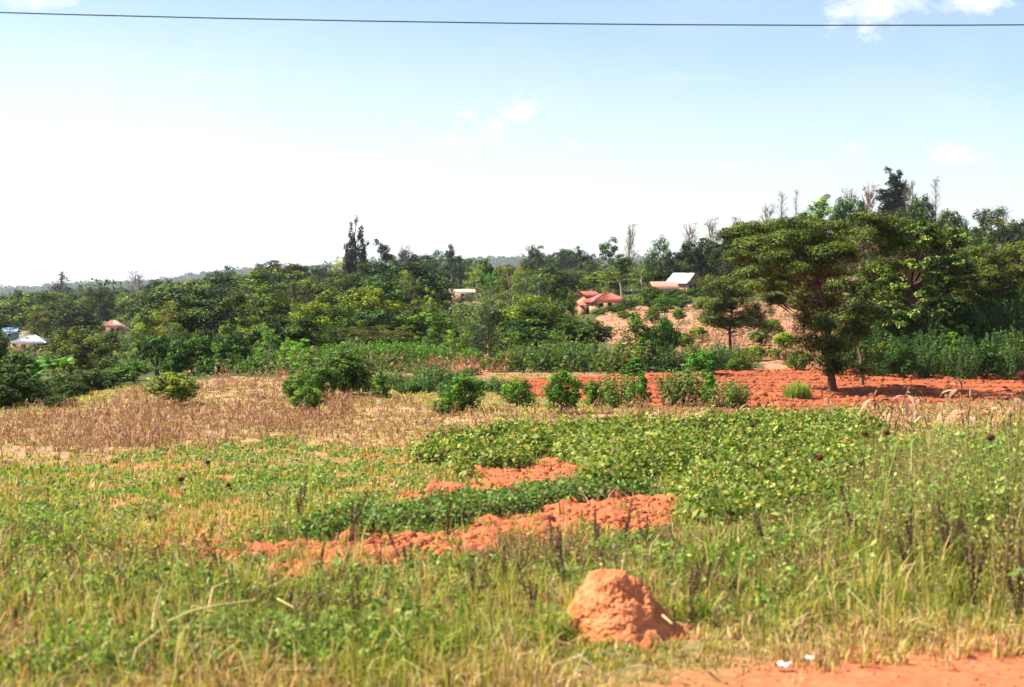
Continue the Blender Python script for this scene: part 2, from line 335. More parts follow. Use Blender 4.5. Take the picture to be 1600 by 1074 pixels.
# ------------------------------------------------------------------ ground sheet
SOIL = np.array([.43, .130, .057])
def ground_mesh():
    th_f = np.linspace(-36, 36, 1060); th_s = np.linspace(36, 324, 110)[1:-1]
    th = np.radians(np.concatenate([th_f, th_s])); nT = len(th)
    r = np.concatenate([[.4, 1.5, 3, 4.2], np.exp(np.linspace(np.log(5.2), np.log(95), 560)), np.exp(np.linspace(np.log(96.5), np.log(7000), 260))])
    R, T = np.meshgrid(r, th, indexing='ij'); x = R*np.sin(T); y = R*np.cos(T); sh = x.shape
    x = x.ravel(); y = y.ravel(); Z = zones(x, y); z = terr(x, y)
    rough = (fbm(x*3.2, y*3.2, 51, 4)-.45); lump = fbm(x*9, y*9, 61, 3)-.5
    z = z + np.where(Z['hoe'], .17*rough + .11*lump + .03, 0) + np.where(Z['plow'], .05*rough+.09*(fbm(x*4.5, y*4.5, 77, 2)-.5)+.05*np.sin(y*2.6+x*.2), 0) + np.where(Z['row'], .06, 0)
    z = z + np.where(Z['s'] < 0, .01*lump, .03*lump)*(R.ravel() < 40)
    N = len(x); r1 = R.ravel()
    n1 = fbm(x*.8, y*.8, 71, 4)[:, None]; n2 = fbm(x*.06, y*.06, 81, 4)[:, None]; n3 = fbm(x*5, y*5, 91, 3)[:, None]
    grassy = np.array([.17, .15, .055])*(1-n1)+np.array([.30, .22, .09])*n1
    col = grassy*(.75+.5*n3)
    far = (r1 > 62)[:, None]
    wood = np.array([.07, .075, .025])*(.6+n1)
    patch = (n2 > .6)
    wood = np.where(patch, np.array([.30, .17, .09])*(.7+.6*n1), wood)
    col = np.where(far, wood, col)
    farther = (r1 > 420)[:, None]
    col = np.where(farther, np.where(n2 > .56, np.array([.20, .15, .08]), np.array([.06, .08, .03])), col)
    def put(mask, c, k=.35): 
        nonlocal col
        col = np.where(mask[:, None], np.asarray(c)*(1-k+2*k*n3)*(.9+.2*n1), col)
    put(Z['maize'], (.36, .225, .125)); put(Z['straw'], (.42, .265, .135)); put(Z['pink'], (.42, .19, .12)); put(Z['hill'] & (n1[:, 0]+n2[:, 0] < 1.04), (.44, .21, .125), .25)
    put(Z['bean'], (.15, .10, .045)); put(Z['red'], SOIL*.95); put(Z['plow'], SOIL*np.array([.97, .92, .92])*(.60+.42*n1), .3); put(Z['hoe'], SOIL, .25); put(Z['row'], (.25, .10, .045))
    low = (r1 > 13) & (r1 < 36) & (Z['px'] < 700) & ~Z['maize'] & ~Z['straw'] & ~Z['hoe']
    put(low & (n1[:, 0] > .50), (.42, .18, .09))
    e = Z['s'] + .05 + (fbm(x*1.5, y*1.5, 31)-.5)*1.1
    k = np.clip(1-(e-.0)/.5, 0, 1)[:, None]*(r1 < 60)[:, None]
    col = col*(1-k) + SOIL*np.array([1.05, 1.15, 1.2])*(.8+.4*n3)*k
    mb = MB(); i = np.arange(sh[0]-1)[:, None]*nT; j = np.arange(nT)[None]; j2 = (j+1) % nT
    f = np.stack([i+j, i+nT+j, i+nT+j2, i+j2], -1).reshape(-1, 4)[:, ::-1]
    mb.add(np.stack([x, y, z], 1), f, col)
    mb.add([(0, 0, 0)], np.zeros((0, 3), int), (.4, .15, .08))
    o = mb.build('ground', M_GROUND, smooth=True)
    return props(o, kind='structure')
M_GROUND = mat_solid('earth', .97, .025, 14, .3, spec=.08)
ground = ground_mesh()
# ------------------------------------------------------------------ ground cover (nobody could count it)
GREEN = (.17, .22, .035); FRESH = (.30, .36, .06); YELG = (.46, .41, .10); STRAW = (.70, .49, .24); TAN = (.58, .34, .18); BROWN = (.20, .105, .075); OLIVE = (.20, .20, .06)
def scatter(n, d0, d1, g, tmax=35.0, pw=0.0):
    n = int(n*1.22)
    th = np.radians(g.uniform(-tmax, tmax, n)); u = g.uniform(0, 1, n)
    d = np.exp(np.log(d0)+u*(np.log(d1)-np.log(d0))) if pw == 0 else (d0**pw+u*(d1**pw-d0**pw))**(1/pw)
    x = d*np.tan(th); return x, d
def put(x, y, Z=None): return np.stack([x, y, terr(x, y)], 1)

g = np.random.default_rng(11)
def grass():
    mb = MB()
    # short sward everywhere it grows, log-uniform in distance
    nb = 11; cx, cy = scatter(31000, 5.5, 62, g); R_ = (.020+.0042*cy)*g.lognormal(0, .35, len(cx))
    ang = g.uniform(0, 2*pi, (len(cx), nb)); rad_ = np.sqrt(g.uniform(0, 1, (len(cx), nb)))*R_[:, None]; tid = np.repeat(np.arange(len(cx)), nb)
    ox = (np.cos(ang)*rad_).ravel(); oy = (np.sin(ang)*rad_).ravel(); x = cx[tid]+ox; y = cy[tid]+oy; th_ = g.uniform(0, 1, len(cx))[tid]; tn = g.normal(0, .10, len(cx))[tid]; thh = g.lognormal(0, .4, len(cx))[tid]
    Z = zones(x, y); s = Z['s']; px, py = Z['px'], Z['py']
    n1 = fbm(x*.55, y*.55, 101, 3); n2 = .5+(fbm(x*1.7, y*1.7, 111, 3)-.5)*1.5
    dens = np.clip((s+.16+(n2-.5)*1.2)/.40, 0, 1)*.98+.012
    dens = np.where(Z['hoe'], .06+.35*(n2 > .58), dens); dens = np.where(Z['red'], .22, dens); dens = np.where(Z['plow'], .004, dens)
    dens = np.where(Z['row'], .05, dens); dens = np.where(Z['bean'], .18, dens); dens = np.where(Z['maize'], .62, dens); dens = np.where(Z['straw'], .85, dens)
    mid = (y > 13) & (y < 30) & ~Z['bean']; dens = np.where(mid & (n1 < .42), dens*.45, dens)
    k = (th_ < dens) & (Z['s'] > -.6)
    k &= ~(((x-1.02)/.36)**2+((y-MY)/.30)**2 < 1)
    x, y, s, px, py, n1, n2 = [a[k] for a in (x, y, s, px, py, n1, n2)]; tn, thh, tid = tn[k], thh[k], tid[k]; mz = (Z['maize'] | Z['straw'])[k]; N = len(x)
    near = np.clip(1-(y-7)/9, 0, 1); right = np.clip((px-1050)/400, 0, 1)
    front = ((x-1.02)**2/.55+(y-MY+.75)**2/1.0 < 1)
    h = (.07+.095*near*np.clip(s/1.4, .12, 1)+.17*right*np.clip((22-y)/10, 0, 1)*np.clip(s/2.2-.3, 0, 1))*g.lognormal(0, .25, N)*thh*np.where(front, .38, 1)
    w = (.0035+.0009*y)*g.uniform(.6, 1.3, N)
    pals = [mixpal([FRESH, GREEN, YELG, STRAW], [4, 2.2, 3, .5], N, g), mixpal([YELG, FRESH, STRAW, BROWN], [5, 2.4, 2, .5], N, g), mixpal([STRAW, TAN, YELG, BROWN], [4, 3, 3, 1.2], N, g)]
    pals[2] = np.where(mz[:, None], mixpal([(.46, .29, .17), (.38, .22, .14), (.34, .33, .09), BROWN], [3, 3, 4, 1], N, g), pals[2])
    t = n2*.55+n1*.62+g.normal(0, .05, N)+tn*1.1 + np.where(mz, .20, 0) + .035 + np.clip((8.8-y)/1.6, 0, 1)*.10 + np.clip(.9-s, 0, 1)*.28 - right*.02 + np.clip((y-22)/60, 0, .14)
    sel = np.where(t < .55, 0, np.where(t < .68, 1, 2))
    col = np.choose(sel[:, None], pals)
    add_blades(mb, put(x, y), h, w, col, .6, g=g)
    # straw litter lying flat near the verge and in the stubble
    x, y = scatter(52000, 6, 60, g); Z = zones(x, y)
    k = ((Z['s'] > .1) & (Z['s'] < 2.2) & (g.uniform(0, 1, len(x)) < .5)) | (Z['straw'] | (Z['maize'] & (g.uniform(0, 1, len(x)) < .5)))
    k &= ~(((x-1.02)/.42)**2+((y-MY)/.36)**2 < 1); k &= g.uniform(0, 1, len(x)) < np.where(y < 9.5, .35, 1)
    x, y = x[k], y[k]; N = len(x); p = put(x, y); p[:, 2] += g.uniform(.01, .09, N)
    add_blades(mb, p, g.uniform(.01, .05, N), .004+.0011*y, mixpal([STRAW, TAN, (.70, .55, .32)], [3, 3, 1], N, g), 0.01, g=g)
    nrm = np.stack([g.normal(0, .3, N), g.normal(0, .3, N), np.ones(N)], 1)
    add_leaves(mb, p, nrm, g.uniform(.04, .15, N)*(1+y/40), mixpal([(.5, .36, .2), (.42, .26, .15), (.56, .45, .28)], [3, 3, 1], N, g), .12, .05, g)
    o = mb.build('grass', M_GRASS); props(o, 'yellow green and straw coloured grass over the whole foreground slope', 'grass', kind='stuff')
def add_plants(mb, x, y, h, nleaf, lsize, col_fn, spread, g, stem=None, up=.6, asp=.55, z0=0.0):
    """leafy plants: nleaf leaves each inside a low dome"""
    N = len(x); base = put(x, y); base[:, 2] += z0
    P = np.repeat(base, nleaf, 0); hh = np.repeat(h, nleaf); sp = np.repeat(np.broadcast_to(spread, (N,)), nleaf)
    M = len(P); a = g.uniform(0, 2*pi, M); r = np.sqrt(g.uniform(0, 1, M))*sp; q = g.uniform(.25, 1, M)
    off = np.stack([np.cos(a)*r, np.sin(a)*r, hh*q*(1-.35*(r/np.maximum(sp, 1e-6))**2)], 1)
    nrm = np.stack([np.cos(a)*.5, np.sin(a)*.5, np.full(M, up)], 1)+g.normal(0, .38, (M, 3))
    add_leaves(mb, P+off, nrm, np.repeat(np.broadcast_to(lsize, (N,)), nleaf)*g.uniform(.7, 1.25, M), col_fn(M), asp, .1, g)
    if stem is not None:
        k = min(N, N); top = off[::nleaf]*.9
        add_blades(mb, base, h*.95, stem[0], np.broadcast_to(stem[1], (N, 3)), .15, g=g)
def beans():
    mb = MB(); x, y = scatter(150000, 13, 46, g, pw=.6); Z = zones(x, y); n = fbm(x*.9, y*.9, 131, 3)
    k = Z['bean'] & (g.uniform(0, 1, len(x)) < np.clip((n-.38)*5, .05, 1)*np.clip(1.15+np.sin((y-.35*x)*5.2), .25, 1)); x, y = x[k], y[k]; n = n[k]; keep = g.permutation(len(x))[:9800]; x, y = x[keep], y[keep]; n = n[keep]
    h = (.10+.42*n)*g.lognormal(0, .25, len(x))
    add_plants(mb, x, y, h, 14, (.045+.0016*y)*g.lognormal(0, .22, len(x)), lambda M: mixpal([(.19, .26, .042), (.34, .37, .07), (.10, .16, .026), (.48, .42, .12), (.5, .30, .12)], [3.8, 3, 3.4, .6, .35], M, g, .25), .15+.004*y, g, stem=(.008, (.2, .16, .06)), asp=.72)
    props(mb.build('bean_crop', M_GRASS), 'dense leafy green bean crop in the middle of the field', 'crop', kind='stuff')
def crop_rows():
    mb = MB(); x, y = scatter(120000, 11, 24, g); Z = zones(x, y); k = Z['row']; x, y = x[k], y[k]; keep = g.permutation(len(x))[:1500]; x, y = x[keep], y[keep]
    h = .20*g.lognormal(0, .25, len(x))
    k2 = g.permutation(len(x)); k2 = k2[x[k2] > 0][:260]; q = put(x[k2], y[k2]); q[:, 2] += .10
    add_blades(mb, q, .02, .012, vary((.42, .20, .15), len(k2), g=g), .9, g=g); q2 = q+g.normal(0, .1, q.shape)*[1, 1, .2]; add_leaves(mb, q2, np.stack([g.normal(0, .2, len(q)), g.normal(0, .2, len(q)), np.ones(len(q))], 1), g.uniform(.3, .8, len(q)), vary((.44, .24, .18), len(q), g=g), .03, .06, g)
    add_plants(mb, x, y, h, 15, .062, lambda M: mixpal([(.09, .17, .035), (.18, .28, .06), (.30, .36, .10), (.22, .09, .07)], [4, 3, 1.3, .5], M, g, .2), .13, g, stem=(.006, (.2, .1, .06)), asp=.75, z0=.03)
    props(mb.build('potato_row', M_GRASS), 'dark green leafy crop row between the two hoed red soil strips', 'crop', kind='stuff')
def low_weeds():
    mb = MB(); x, y = scatter(70000, 10.5, 34, g); Z = zones(x, y); n = fbm(x*.8, y*.8, 151, 3); n2 = fbm(x*2.6, y*2.6, 152, 2)
    lowz = (Z['px'] < 760) & (Z['py'] > 690) & (Z['py'] < 895)
    pr = np.where(lowz, np.clip((n-.38)*5, .06, .75)*np.clip((n2-.3)*3, .1, 1), .04)
    pr = np.where((Z['px'] > 1000) & (y < 22), .25, pr); pr = np.where(Z['red'], pr*.25+.05, pr)
    k = (g.uniform(0, 1, len(x)) < pr) & ~Z['hoe'] & ~Z['straw'] & ~Z['plow'] & ~Z['row'] & ~Z['maize'] & (Z['s'] > 2.2); x, y = x[k], y[k]
    h = (.07+.0*y)*g.lognormal(0, .4, len(x))
    add_plants(mb, x, y, h, 8, .034+.0012*y, lambda M: mixpal([(.16, .29, .055), (.28, .38, .09), (.09, .17, .035), (.42, .44, .16)], [4, 3, 2, 1.2], M, g), .10, g, asp=.7)
    props(mb.build('low_weeds', M_GRASS), 'low leafy weeds creeping over reddish soil at the left of the field', 'weeds', kind='stuff')
def tall_weeds():
    mb = MB()
    x, y = scatter(46000, 6.4, 21, g); Z = zones(x, y); px, s = Z['px'], Z['s']; n = fbm(x*.9, y*.9, 171, 3)
    right = np.clip((px-1080)/300, 0, 1)*np.clip((s-1.3)/1.2, 0, 1)
    belt = np.clip((s-.9)/.8, 0, 1)*np.clip((14.0+(n-.5)*3-y)/1.5, 0, 1)*np.clip((n-.33)*4, .08, 1)
    pr = np.maximum(right*.95*np.clip((n-.3)*4, .15, 1), belt*.55)
    k = (g.uniform(0, 1, len(x)) < pr) & ~Z['hoe'] & (Z['s'] > .5); k &= ~(((x-1.0)/.6)**2+((y-MY+.6)/.9)**2 < 1)
    x, y, right, px = x[k], y[k], right[k], px[k]; N = len(x)
    h = (.12+.15*g.uniform(0, 1, N)+right*g.uniform(.05, .42, N)*np.clip((y-7)/4, .3, 1)+np.clip((px-1330)/200, 0, 1)*g.uniform(0, .50, N)*np.clip((y-8)/3, 0, 1)); base = put(x, y)
    kind = (fbm(x*1.1+9, y*1.1, 191, 3)+g.normal(0, .09, N)); brown = kind > .54-.04*right
    az = g.uniform(0, 2*pi, N); L = np.abs(g.normal(0, .16, N)); d = np.stack([np.cos(az)*L-.06, np.sin(az)*L, np.ones(N)], 1)
    stemc = np.where(brown[:, None], vary(BROWN, N, g=g), vary((.26, .27, .09), N, g=g))
    bl = MB(); az2 = None
    # stems as thin blades following d
    wv = np.stack([np.cos(az+1.6), np.sin(az+1.6), np.zeros(N)], 1)*.0045
    v = np.stack([base-wv, base+wv, base+d*h[:, None]-wv*.4, base+d*h[:, None]+wv*.4], 1)
    mb.add(v, np.arange(N*4).reshape(N, 4)[:, [0, 1, 3, 2]], np.repeat(stemc, 4, 0))
    nl = 15; T = g.uniform(.22, 1.02, (N, nl)); P = base[:, None]+d[:, None]*(h[:, None]*T)[..., None]
    a = g.uniform(0, 2*pi, (N, nl)); rr = (.015+.055*(1.1-T))*g.uniform(.5, 1.6, (N, nl))*(1+.6*right[:, None]); P = P+np.stack([np.cos(a)*rr, np.sin(a)*rr, np.zeros_like(a)], -1)
    nrm = np.stack([np.cos(a)*.7, np.sin(a)*.7, np.ones_like(a)*.6], -1)+g.normal(0, .4, (N, nl, 3))
    colg = mixpal([(.16, .28, .045), (.28, .37, .08), (.40, .40, .12), (.09, .15, .03)], [4, 3, 2, 1.5], N*nl, g); colb = mixpal([BROWN, (.33, .19, .12), OLIVE], [3, 2, 2], N*nl, g)
    col = np.where(np.repeat(brown, nl)[:, None], colb, colg)
    sz = np.where(np.repeat(brown, nl), .03, .052)*g.uniform(.6, 1.4, N*nl)
    add_leaves(mb, P.reshape(-1, 3), nrm.reshape(-1, 3), sz, col, .48, .1, g)
    # arching dry stems and tangle
    x3, y3 = scatter(60000, 6.6, 20, g); Z3 = zones(x3, y3); n3 = fbm(x3*.8+3, y3*.8, 177, 3); r3 = np.clip((Z3['px']-1250)/250, 0, 1)*np.clip((Z3['s']-1.3)/1.2, 0, 1)
    b3 = np.clip((Z3['s']-1.0)/.8, 0, 1)*np.clip((14.5-y3)/2, 0, 1)*np.clip((n3-.42)*6, .05, 1)
    k3 = (g.uniform(0, 1, len(x3)) < np.maximum(r3*.32, b3*.20)) & ~Z3['hoe'] & ~(((x3-1.0)/.6)**2+((y3-MY+.5)/.9)**2 < 1); x3, y3, r3 = x3[k3], y3[k3], r3[k3]; n = len(x3)
    add_blades(mb, put(x3, y3), (.22+.10*g.uniform(0, 1, n)+.45*r3*g.uniform(.2, 1, n)), .006, mixpal([BROWN, (.36, .21, .13), TAN, OLIVE, YELG], [3, 2.5, 1.6, 2, 1.5], n, g), .75, g=g)
    # the highest dry and green stems, at the far right
    x4, y4 = scatter(60000, 9.5, 19, g); Z4 = zones(x4, y4); k4 = (Z4['px'] > 1330) & (Z4['px'] < 1800) & (g.uniform(0, 1, len(x4)) < .38*np.clip((Z4['px']-1330)/150, .1, 1)) & (fbm(x4*1.2, y4*1.2, 179, 2) > .42); x4, y4 = x4[k4], y4[k4]; n = len(x4)
    add_blades(mb, put(x4, y4), g.uniform(.35, 1.15, n), .009, mixpal([BROWN, (.36, .21, .13), TAN, OLIVE, YELG], [2, 2, 2.5, 2, 2.5], n, g), .42, g=g)
    k5 = g.uniform(0, 1, n) < .5; add_plants(mb, x4[k5], y4[k5], g.uniform(.5, 1.0, int(k5.sum())), 11, .045, lambda M: mixpal([OLIVE, (.24, .30, .06), (.36, .36, .10), (.30, .17, .10)], [3, 3, 2, 1.5], M, g), .11, g, asp=.5)
    # bright yellow-green broad leaves among them at the right
    k2 = (g.uniform(0, 1, N) < .10*right); xx, yy, hh = x[k2], y[k2], h[k2]
    if len(xx): add_plants(mb, xx, yy, hh*1.05, 9, .10, lambda M: mixpal([(.42, .48, .12), (.30, .42, .09)], [2, 1], M, g), .16, g, asp=.6)
    props(mb.build('tall_weeds', M_GRASS), 'tangled tall leafy weeds along the road verge, highest at the right', 'weeds', kind='stuff')

def lump_proto(seed, sub=2, amp=.35, fr=1.6):
    import bmesh
    bm = bmesh.new(); bmesh.ops.create_icosphere(bm, subdivisions=sub, radius=1)
    v = np.array([q.co[:] for q in bm.verts]); f = np.array([[q.index for q in t.verts] for t in bm.faces]); bm.free()
    v = v*(1+amp*(vnoise3(v*fr+seed*9.1+50, seed)-.5)*2)[:, None]; return v, f
def clods():
    mb = MB(); protos = [lump_proto(s, 1, .5, 1.3) for s in range(6)]
    X = []; Y = []; S = []
    x, y = scatter(90000, 10, 30, g); Z = zones(x, y); k = Z['hoe'] | (Z['red'] & (g.uniform(0, 1, len(x)) < .35)); x, y = x[k], y[k]
    kk = g.permutation(len(x))[:13000]; X.append(x[kk]); Y.append(y[kk]); S.append(.015*g.lognormal(0, .62, len(kk)))
    x, y = scatter(160000, 40, 85, g); Z = zones(x, y); k = Z['plow']; x, y = x[k], y[k]; kk = g.permutation(len(x))[:24000]; X.append(x[kk]); Y.append(y[kk]); S.append(.032*g.lognormal(0, .55, len(kk)))
    x, y = scatter(60000, 5.5, 12, g); s = verge_s(x, y); k = (s < .5) & (s > -1.3); x, y = x[k], y[k]; kk = g.permutation(len(x))[:1500]; X.append(x[kk]); Y.append(y[kk]); S.append(np.minimum(.02, .007*g.lognormal(0, .6, len(kk))))
    x, y = scatter(60000, 80, 200, g); Z = zones(x, y); k = Z['hill']; x, y = x[k], y[k]; kk = g.permutation(len(x))[:4500]; X.append(x[kk]); Y.append(y[kk]); S.append(.07*g.lognormal(0, .5, len(kk)))
    x = np.concatenate(X); y = np.concatenate(Y); s = np.concatenate(S); z = terr(x, y)+s*.15; N = len(x)
    pid = g.integers(0, 6, N); col = vary(SOIL*.95, N, .2, .06, g); plw = (y > 38) & (y < 90); col[plw] *= np.array([.82, .76, .76]); farm = y > 80; col[farm] = vary((.46, .24, .14), int(farm.sum()), .15, .05, g)
    Zz = zones(x, y); z = z+np.where(Zz['hoe'], .04, 0)
    for i, (v, f) in enumerate(protos):
        m = np.where(pid == i)[0]; n = len(m); a = g.uniform(0, 2*pi, n)
        ca, sa = np.cos(a)[:, None], np.sin(a)[:, None]
        vx = v[None, :, 0]*ca-v[None, :, 1]*sa; vy = v[None, :, 0]*sa+v[None, :, 1]*ca; vz = np.broadcast_to(v[None, :, 2]*.75, vx.shape)
        V_ = np.stack([vx, vy, vz], -1)*s[m][:, None, None]*g.uniform(.7, 1.3, (n, 1, 3))+np.stack([x[m], y[m], z[m]], 1)[:, None]
        ff = (f[None]+np.arange(n)[:, None, None]*len(v)).reshape(-1, 3)
        mb.add(V_.reshape(-1, 3), ff, np.repeat(col[m], len(v), 0))
    props(mb.build('soil_clods', M_SOIL), 'crumbled lumps of red soil on the hoed and ploughed ground', 'soil', kind='stuff')

# ---- the soil mound (termite heap) by the verge
MX, MY_, MZ = hit(972, 1000); MY = MY_+.22
def mound():
    import bmesh
    W = (1058-890)/2/F*MY_; H = (ztop(880, MY)-MZ)*1.03
    nr, na = 150, 300; u = np.linspace(0, 1, nr); a = np.linspace(0, 2*pi, na, endpoint=False); Uu, A = np.meshgrid(u, a, indexing='ij')
    # profile: broad top, steep on the left, long slope on the right
    rad = Uu*(1+.12*np.cos(A*2+1)+.07*np.sin(A*3+.6))
    X = rad*np.cos(A); Y = rad*np.sin(A)
    hgt = np.clip(1-np.abs(Uu)**1.65, 0, 1)**.92
    sx = np.where(np.cos(A) > 0, 1.13, .93)
    x = X*W*1.03*sx - .24*W*hgt ; y = Y*W*1.0; z = hgt*H*.97
    x = x - .02*W
    p = np.stack([x, y, z], -1).reshape(-1, 3); q = p/W
    n = vnoise3(q*2.4+5, 1)-.5; n2 = vnoise3(q*5.5+9, 2)-.5; n3 = np.abs(vnoise3(q*11+3, 3)-.5); n4 = vnoise3(q*24, 4)-.5+.6*(vnoise3(q*50, 6)-.5)
    pit = -np.clip(vnoise3(q*7+30, 8)-.74, 0, 1)*.3
    c = unit(p-np.array([0, 0, H*.2])); p = p+c*(W*(.20*n+.10*n2+.05*n3+.038*n4+pit*.6))[:, None]
    p[:, 2] -= .03
    edge = (Uu.ravel() > .985); p[edge, 2] = -.06
    i = np.arange(nr-1)[:, None]*na; j = np.arange(na)[None]; j2 = (j+1) % na; f = np.stack([i+j, i+na+j, i+na+j2, i+j2], -1).reshape(-1, 4)
    mb = MB(); col = np.array([.60, .205, .088])*(.72+.35*vnoise3(q*3, 12)+.4*vnoise3(q*22, 13))[:, None]
    dark = (vnoise3(q*4+70, 15) > .7)[:, None]; col = np.where(dark, col*.72, col)
    mb.add(p, f, col); protos = lump_proto(3, 1, .5, 1.3)
    mb2 = None
    o = mb.build('termite_mound', M_SOIL, smooth=True); o.location = (MX, MY, MZ)
    props(o, 'lumpy red earth mound rising from the grass of the road verge', 'mound')
    # crumbs that rolled off it: loose, uncountable
    mb = MB(); N = 150; a = g.uniform(0, 2*pi, N); r = W*(1.0+np.abs(g.normal(0, .22, N))); x = MX+np.cos(a)*r*1.05+.05; y = MY+np.sin(a)*r
    k = ~((np.sin(a) > .3)); x, y = x[k], y[k]; s = .011*g.lognormal(0, .5, len(x)); v, f = protos
    V_ = v[None]*s[:, None, None]+np.stack([x, y, terr(x, y)+.01], 1)[:, None]
    mb.add(V_.reshape(-1, 3), (f[None]+np.arange(len(x))[:, None, None]*len(v)).reshape(-1, 3), SOIL*1.1)
    props(mb.build('loose_crumbs', M_SOIL), 'loose red crumbs fallen round the foot of the earth mound', 'soil', kind='stuff')

grass(); beans(); crop_rows(); low_weeds(); tall_weeds(); clods(); mound()
# ------------------------------------------------------------------ plants: one prototype of each kind, copied
BARK = (.16, .095, .065); PALEBARK = (.42, .36, .28)
def curve(a, b, bend, n=6, g=None):
    a = np.array(a, float); b = np.array(b, float); t = np.linspace(0, 1, n)[:, None]
    return a*(1-t)+b*t+np.array(bend)*4*t*(1-t)*.5
def clump_leaves(mb, c, r, n, size, cols, g, nsub=10, up=.45, asp=.6, shell=.55, rnd=.6):
    """one foliage clump: sub-clusters over an ellipsoid, leaves round each"""
    c = np.array(c, float); r = np.array(r, float)*np.ones(3)
    d = unit(g.normal(size=(nsub, 3))); d[:, 2] = np.where(d[:, 2] < -.55, -d[:, 2], d[:, 2])
    rad = shell+(1-shell)*g.uniform(0, 1, (nsub, 1)); sc = d*r*rad*.8; si = g.integers(0, nsub, n)
    sr = np.array(r)*(.30+.28*g.uniform(0, 1, (nsub, 1)))
    q = unit(g.normal(size=(n, 3)))*g.uniform(.35, 1, (n, 1))**.5
    p = c+sc[si]+q*sr[si]
    nrm = unit(p-c)*.45+q*.35+np.array([0, 0, up])+g.normal(0, rnd, (n, 3))*.6
    sub = vary(cols[0], nsub, .14, .05, g)[si]; alt = np.array(cols[1]); m = g.uniform(0, 1, (n, 1)) < (cols[2] if len(cols) > 2 else .25)
    m = (g.uniform(0, 1, (nsub, 1)) < (cols[2] if len(cols) > 2 else .25))[si]; m = m ^ (g.uniform(0, 1, (n, 1)) < .12)
    col = np.where(m, alt, sub)*np.exp(g.normal(0, .2, (n, 1)))
    add_leaves(mb, p, nrm, size*g.uniform(.65, 1.3, n), col, asp, .1, g)
def tree_proto(H, trunk_r, clumps, nleaf, size, cols, seed, bark=BARK, trunk_top=.8, lean=(0, 0), th=.3, kw_br=.36, **kw):
    """clumps: list of (x,y,z,rx,ry,rz); returns trunk mesh, crown mesh"""
    g = np.random.default_rng(seed); tb = MB(); cb = MB()
    top = np.array([lean[0], lean[1], H*trunk_top]); n = 7; t = np.linspace(0, 1, n)
    path = np.outer(t, top)+np.stack([.04*H*np.sin(t*5+seed), .03*H*np.cos(t*4+seed)-.03*H, 0*t], 1)*t[:, None]; path[0] = (0, 0, -.15)
    add_tube(tb, path, trunk_r*(1-.75*t)+trunk_r*.5*np.exp(-t*14), bark, 7)
    vol = np.array([c[3]*c[4]*c[5] for c in clumps])**(2/3); vol = vol/vol.sum()
    for c, w in zip(clumps, vol):
        cc = np.array(c[:3]); br = kw_br; k = np.clip(cc[2]/H-.18, th*.5, trunk_top*.95)/trunk_top; i = k*(n-1); i0 = int(min(i, n-2)); st = path[i0]*(1-(i-i0))+path[i0+1]*(i-i0)
        b = curve(st, cc, (0, 0, -.05*H), 5); add_tube(tb, b, np.linspace(trunk_r*br, trunk_r*.07, 5), bark, 5)
        for q in range(3):
            e = cc+g.normal(0, .5, 3)*np.array(c[3:]); add_tube(tb, curve(b[3], e, (0, 0, .02*H), 4), np.linspace(trunk_r*.13, trunk_r*.03, 4), bark, 4)
        clump_leaves(cb, cc, c[3:], max(20, int(nleaf*w)), size, cols, g, **kw)
    return tb, cb
def cl_round(H, W, z0, n, g, rs=.30):
    o = []
    for i in range(n):
        k = (i+.5)/n; ph = i*2.4+g.uniform(-.4, .4); zz = 1-k*1.85; rr = sqrt(max(0, 1-min(1, abs(zz))**2))
        R = W/2*(1-rs*.9); cz = z0+(H-z0)*.5; hz = (H-z0)/2
        s = W*rs*g.uniform(.75, 1.15)
        o.append((R*rr*cos(ph)*g.uniform(.75, 1), R*rr*sin(ph)*g.uniform(.75, 1), cz+hz*zz*(1-rs*.8), s*.62, s*.62, s*.5))
    o.append((0, 0, z0+(H-z0)*.5, W*.27, W*.27, (H-z0)*.28)); return o
def cl_tall(H, W, z0, n, g):
    o = []
    for i in range(n):
        k = (i+g.uniform(.2, .8))/n; z = z0+(H-z0)*k; w = W*.5*(.55+.45*sin(pi*min(1, k*1.15+.12))); ph = i*2.4+g.uniform(-.5, .5)
        s = W*g.uniform(.17, .27)*(1-.3*k); o.append((w*.55*cos(ph), w*.55*sin(ph), z, s, s, s*g.uniform(.9, 1.4)))
    return o
def cl_cone(H, W, z0, n, g):
    o = []
    for i in range(n):
        k = (i+.5)/n; z = z0+(H-z0)*k; w = W*.5*(1-k)**.8; ph = i*2.4; s = W*.24*(1-.65*k); o.append((w*.6*cos(ph), w*.6*sin(ph), z, s, s, s*1.1))
    return o
def cl_spire(H, W, spikes, g):
    o = []
    for (x, y, h, w) in spikes:
        for i in range(11):
            k = i/10; z = H*.12+(h-H*.12)*k; ww = w*(.5+.9*sin(pi*min(1, .25+k*.72)))*(1-.42*k); o.append((x*min(1, .4+k)+g.normal(0, w*.16), y*min(1, .4+k)+g.normal(0, w*.16), z, ww*.55, ww*.55, H*.075))
    return o
def cl_flat(H, W, n, g, layers=3):
    o = []
    for i in range(n):
        L = i % layers; k = L/max(1, layers-1); R = W/2*(.72+.14*k)*(1 if L else 1); a = i*2.4+g.uniform(-.3, .3); r = R*sqrt(g.uniform(.05, 1)); s = W*g.uniform(.12, .19)
        z = H*(.95-.16*(layers-1-L))-H*.10*(r/(W/2))**2; o.append((r*cos(a), r*sin(a), z, s, s, s*.36))
    return o
PRO = {}     # kind -> list of (H, W, trunk mesh, crown mesh)
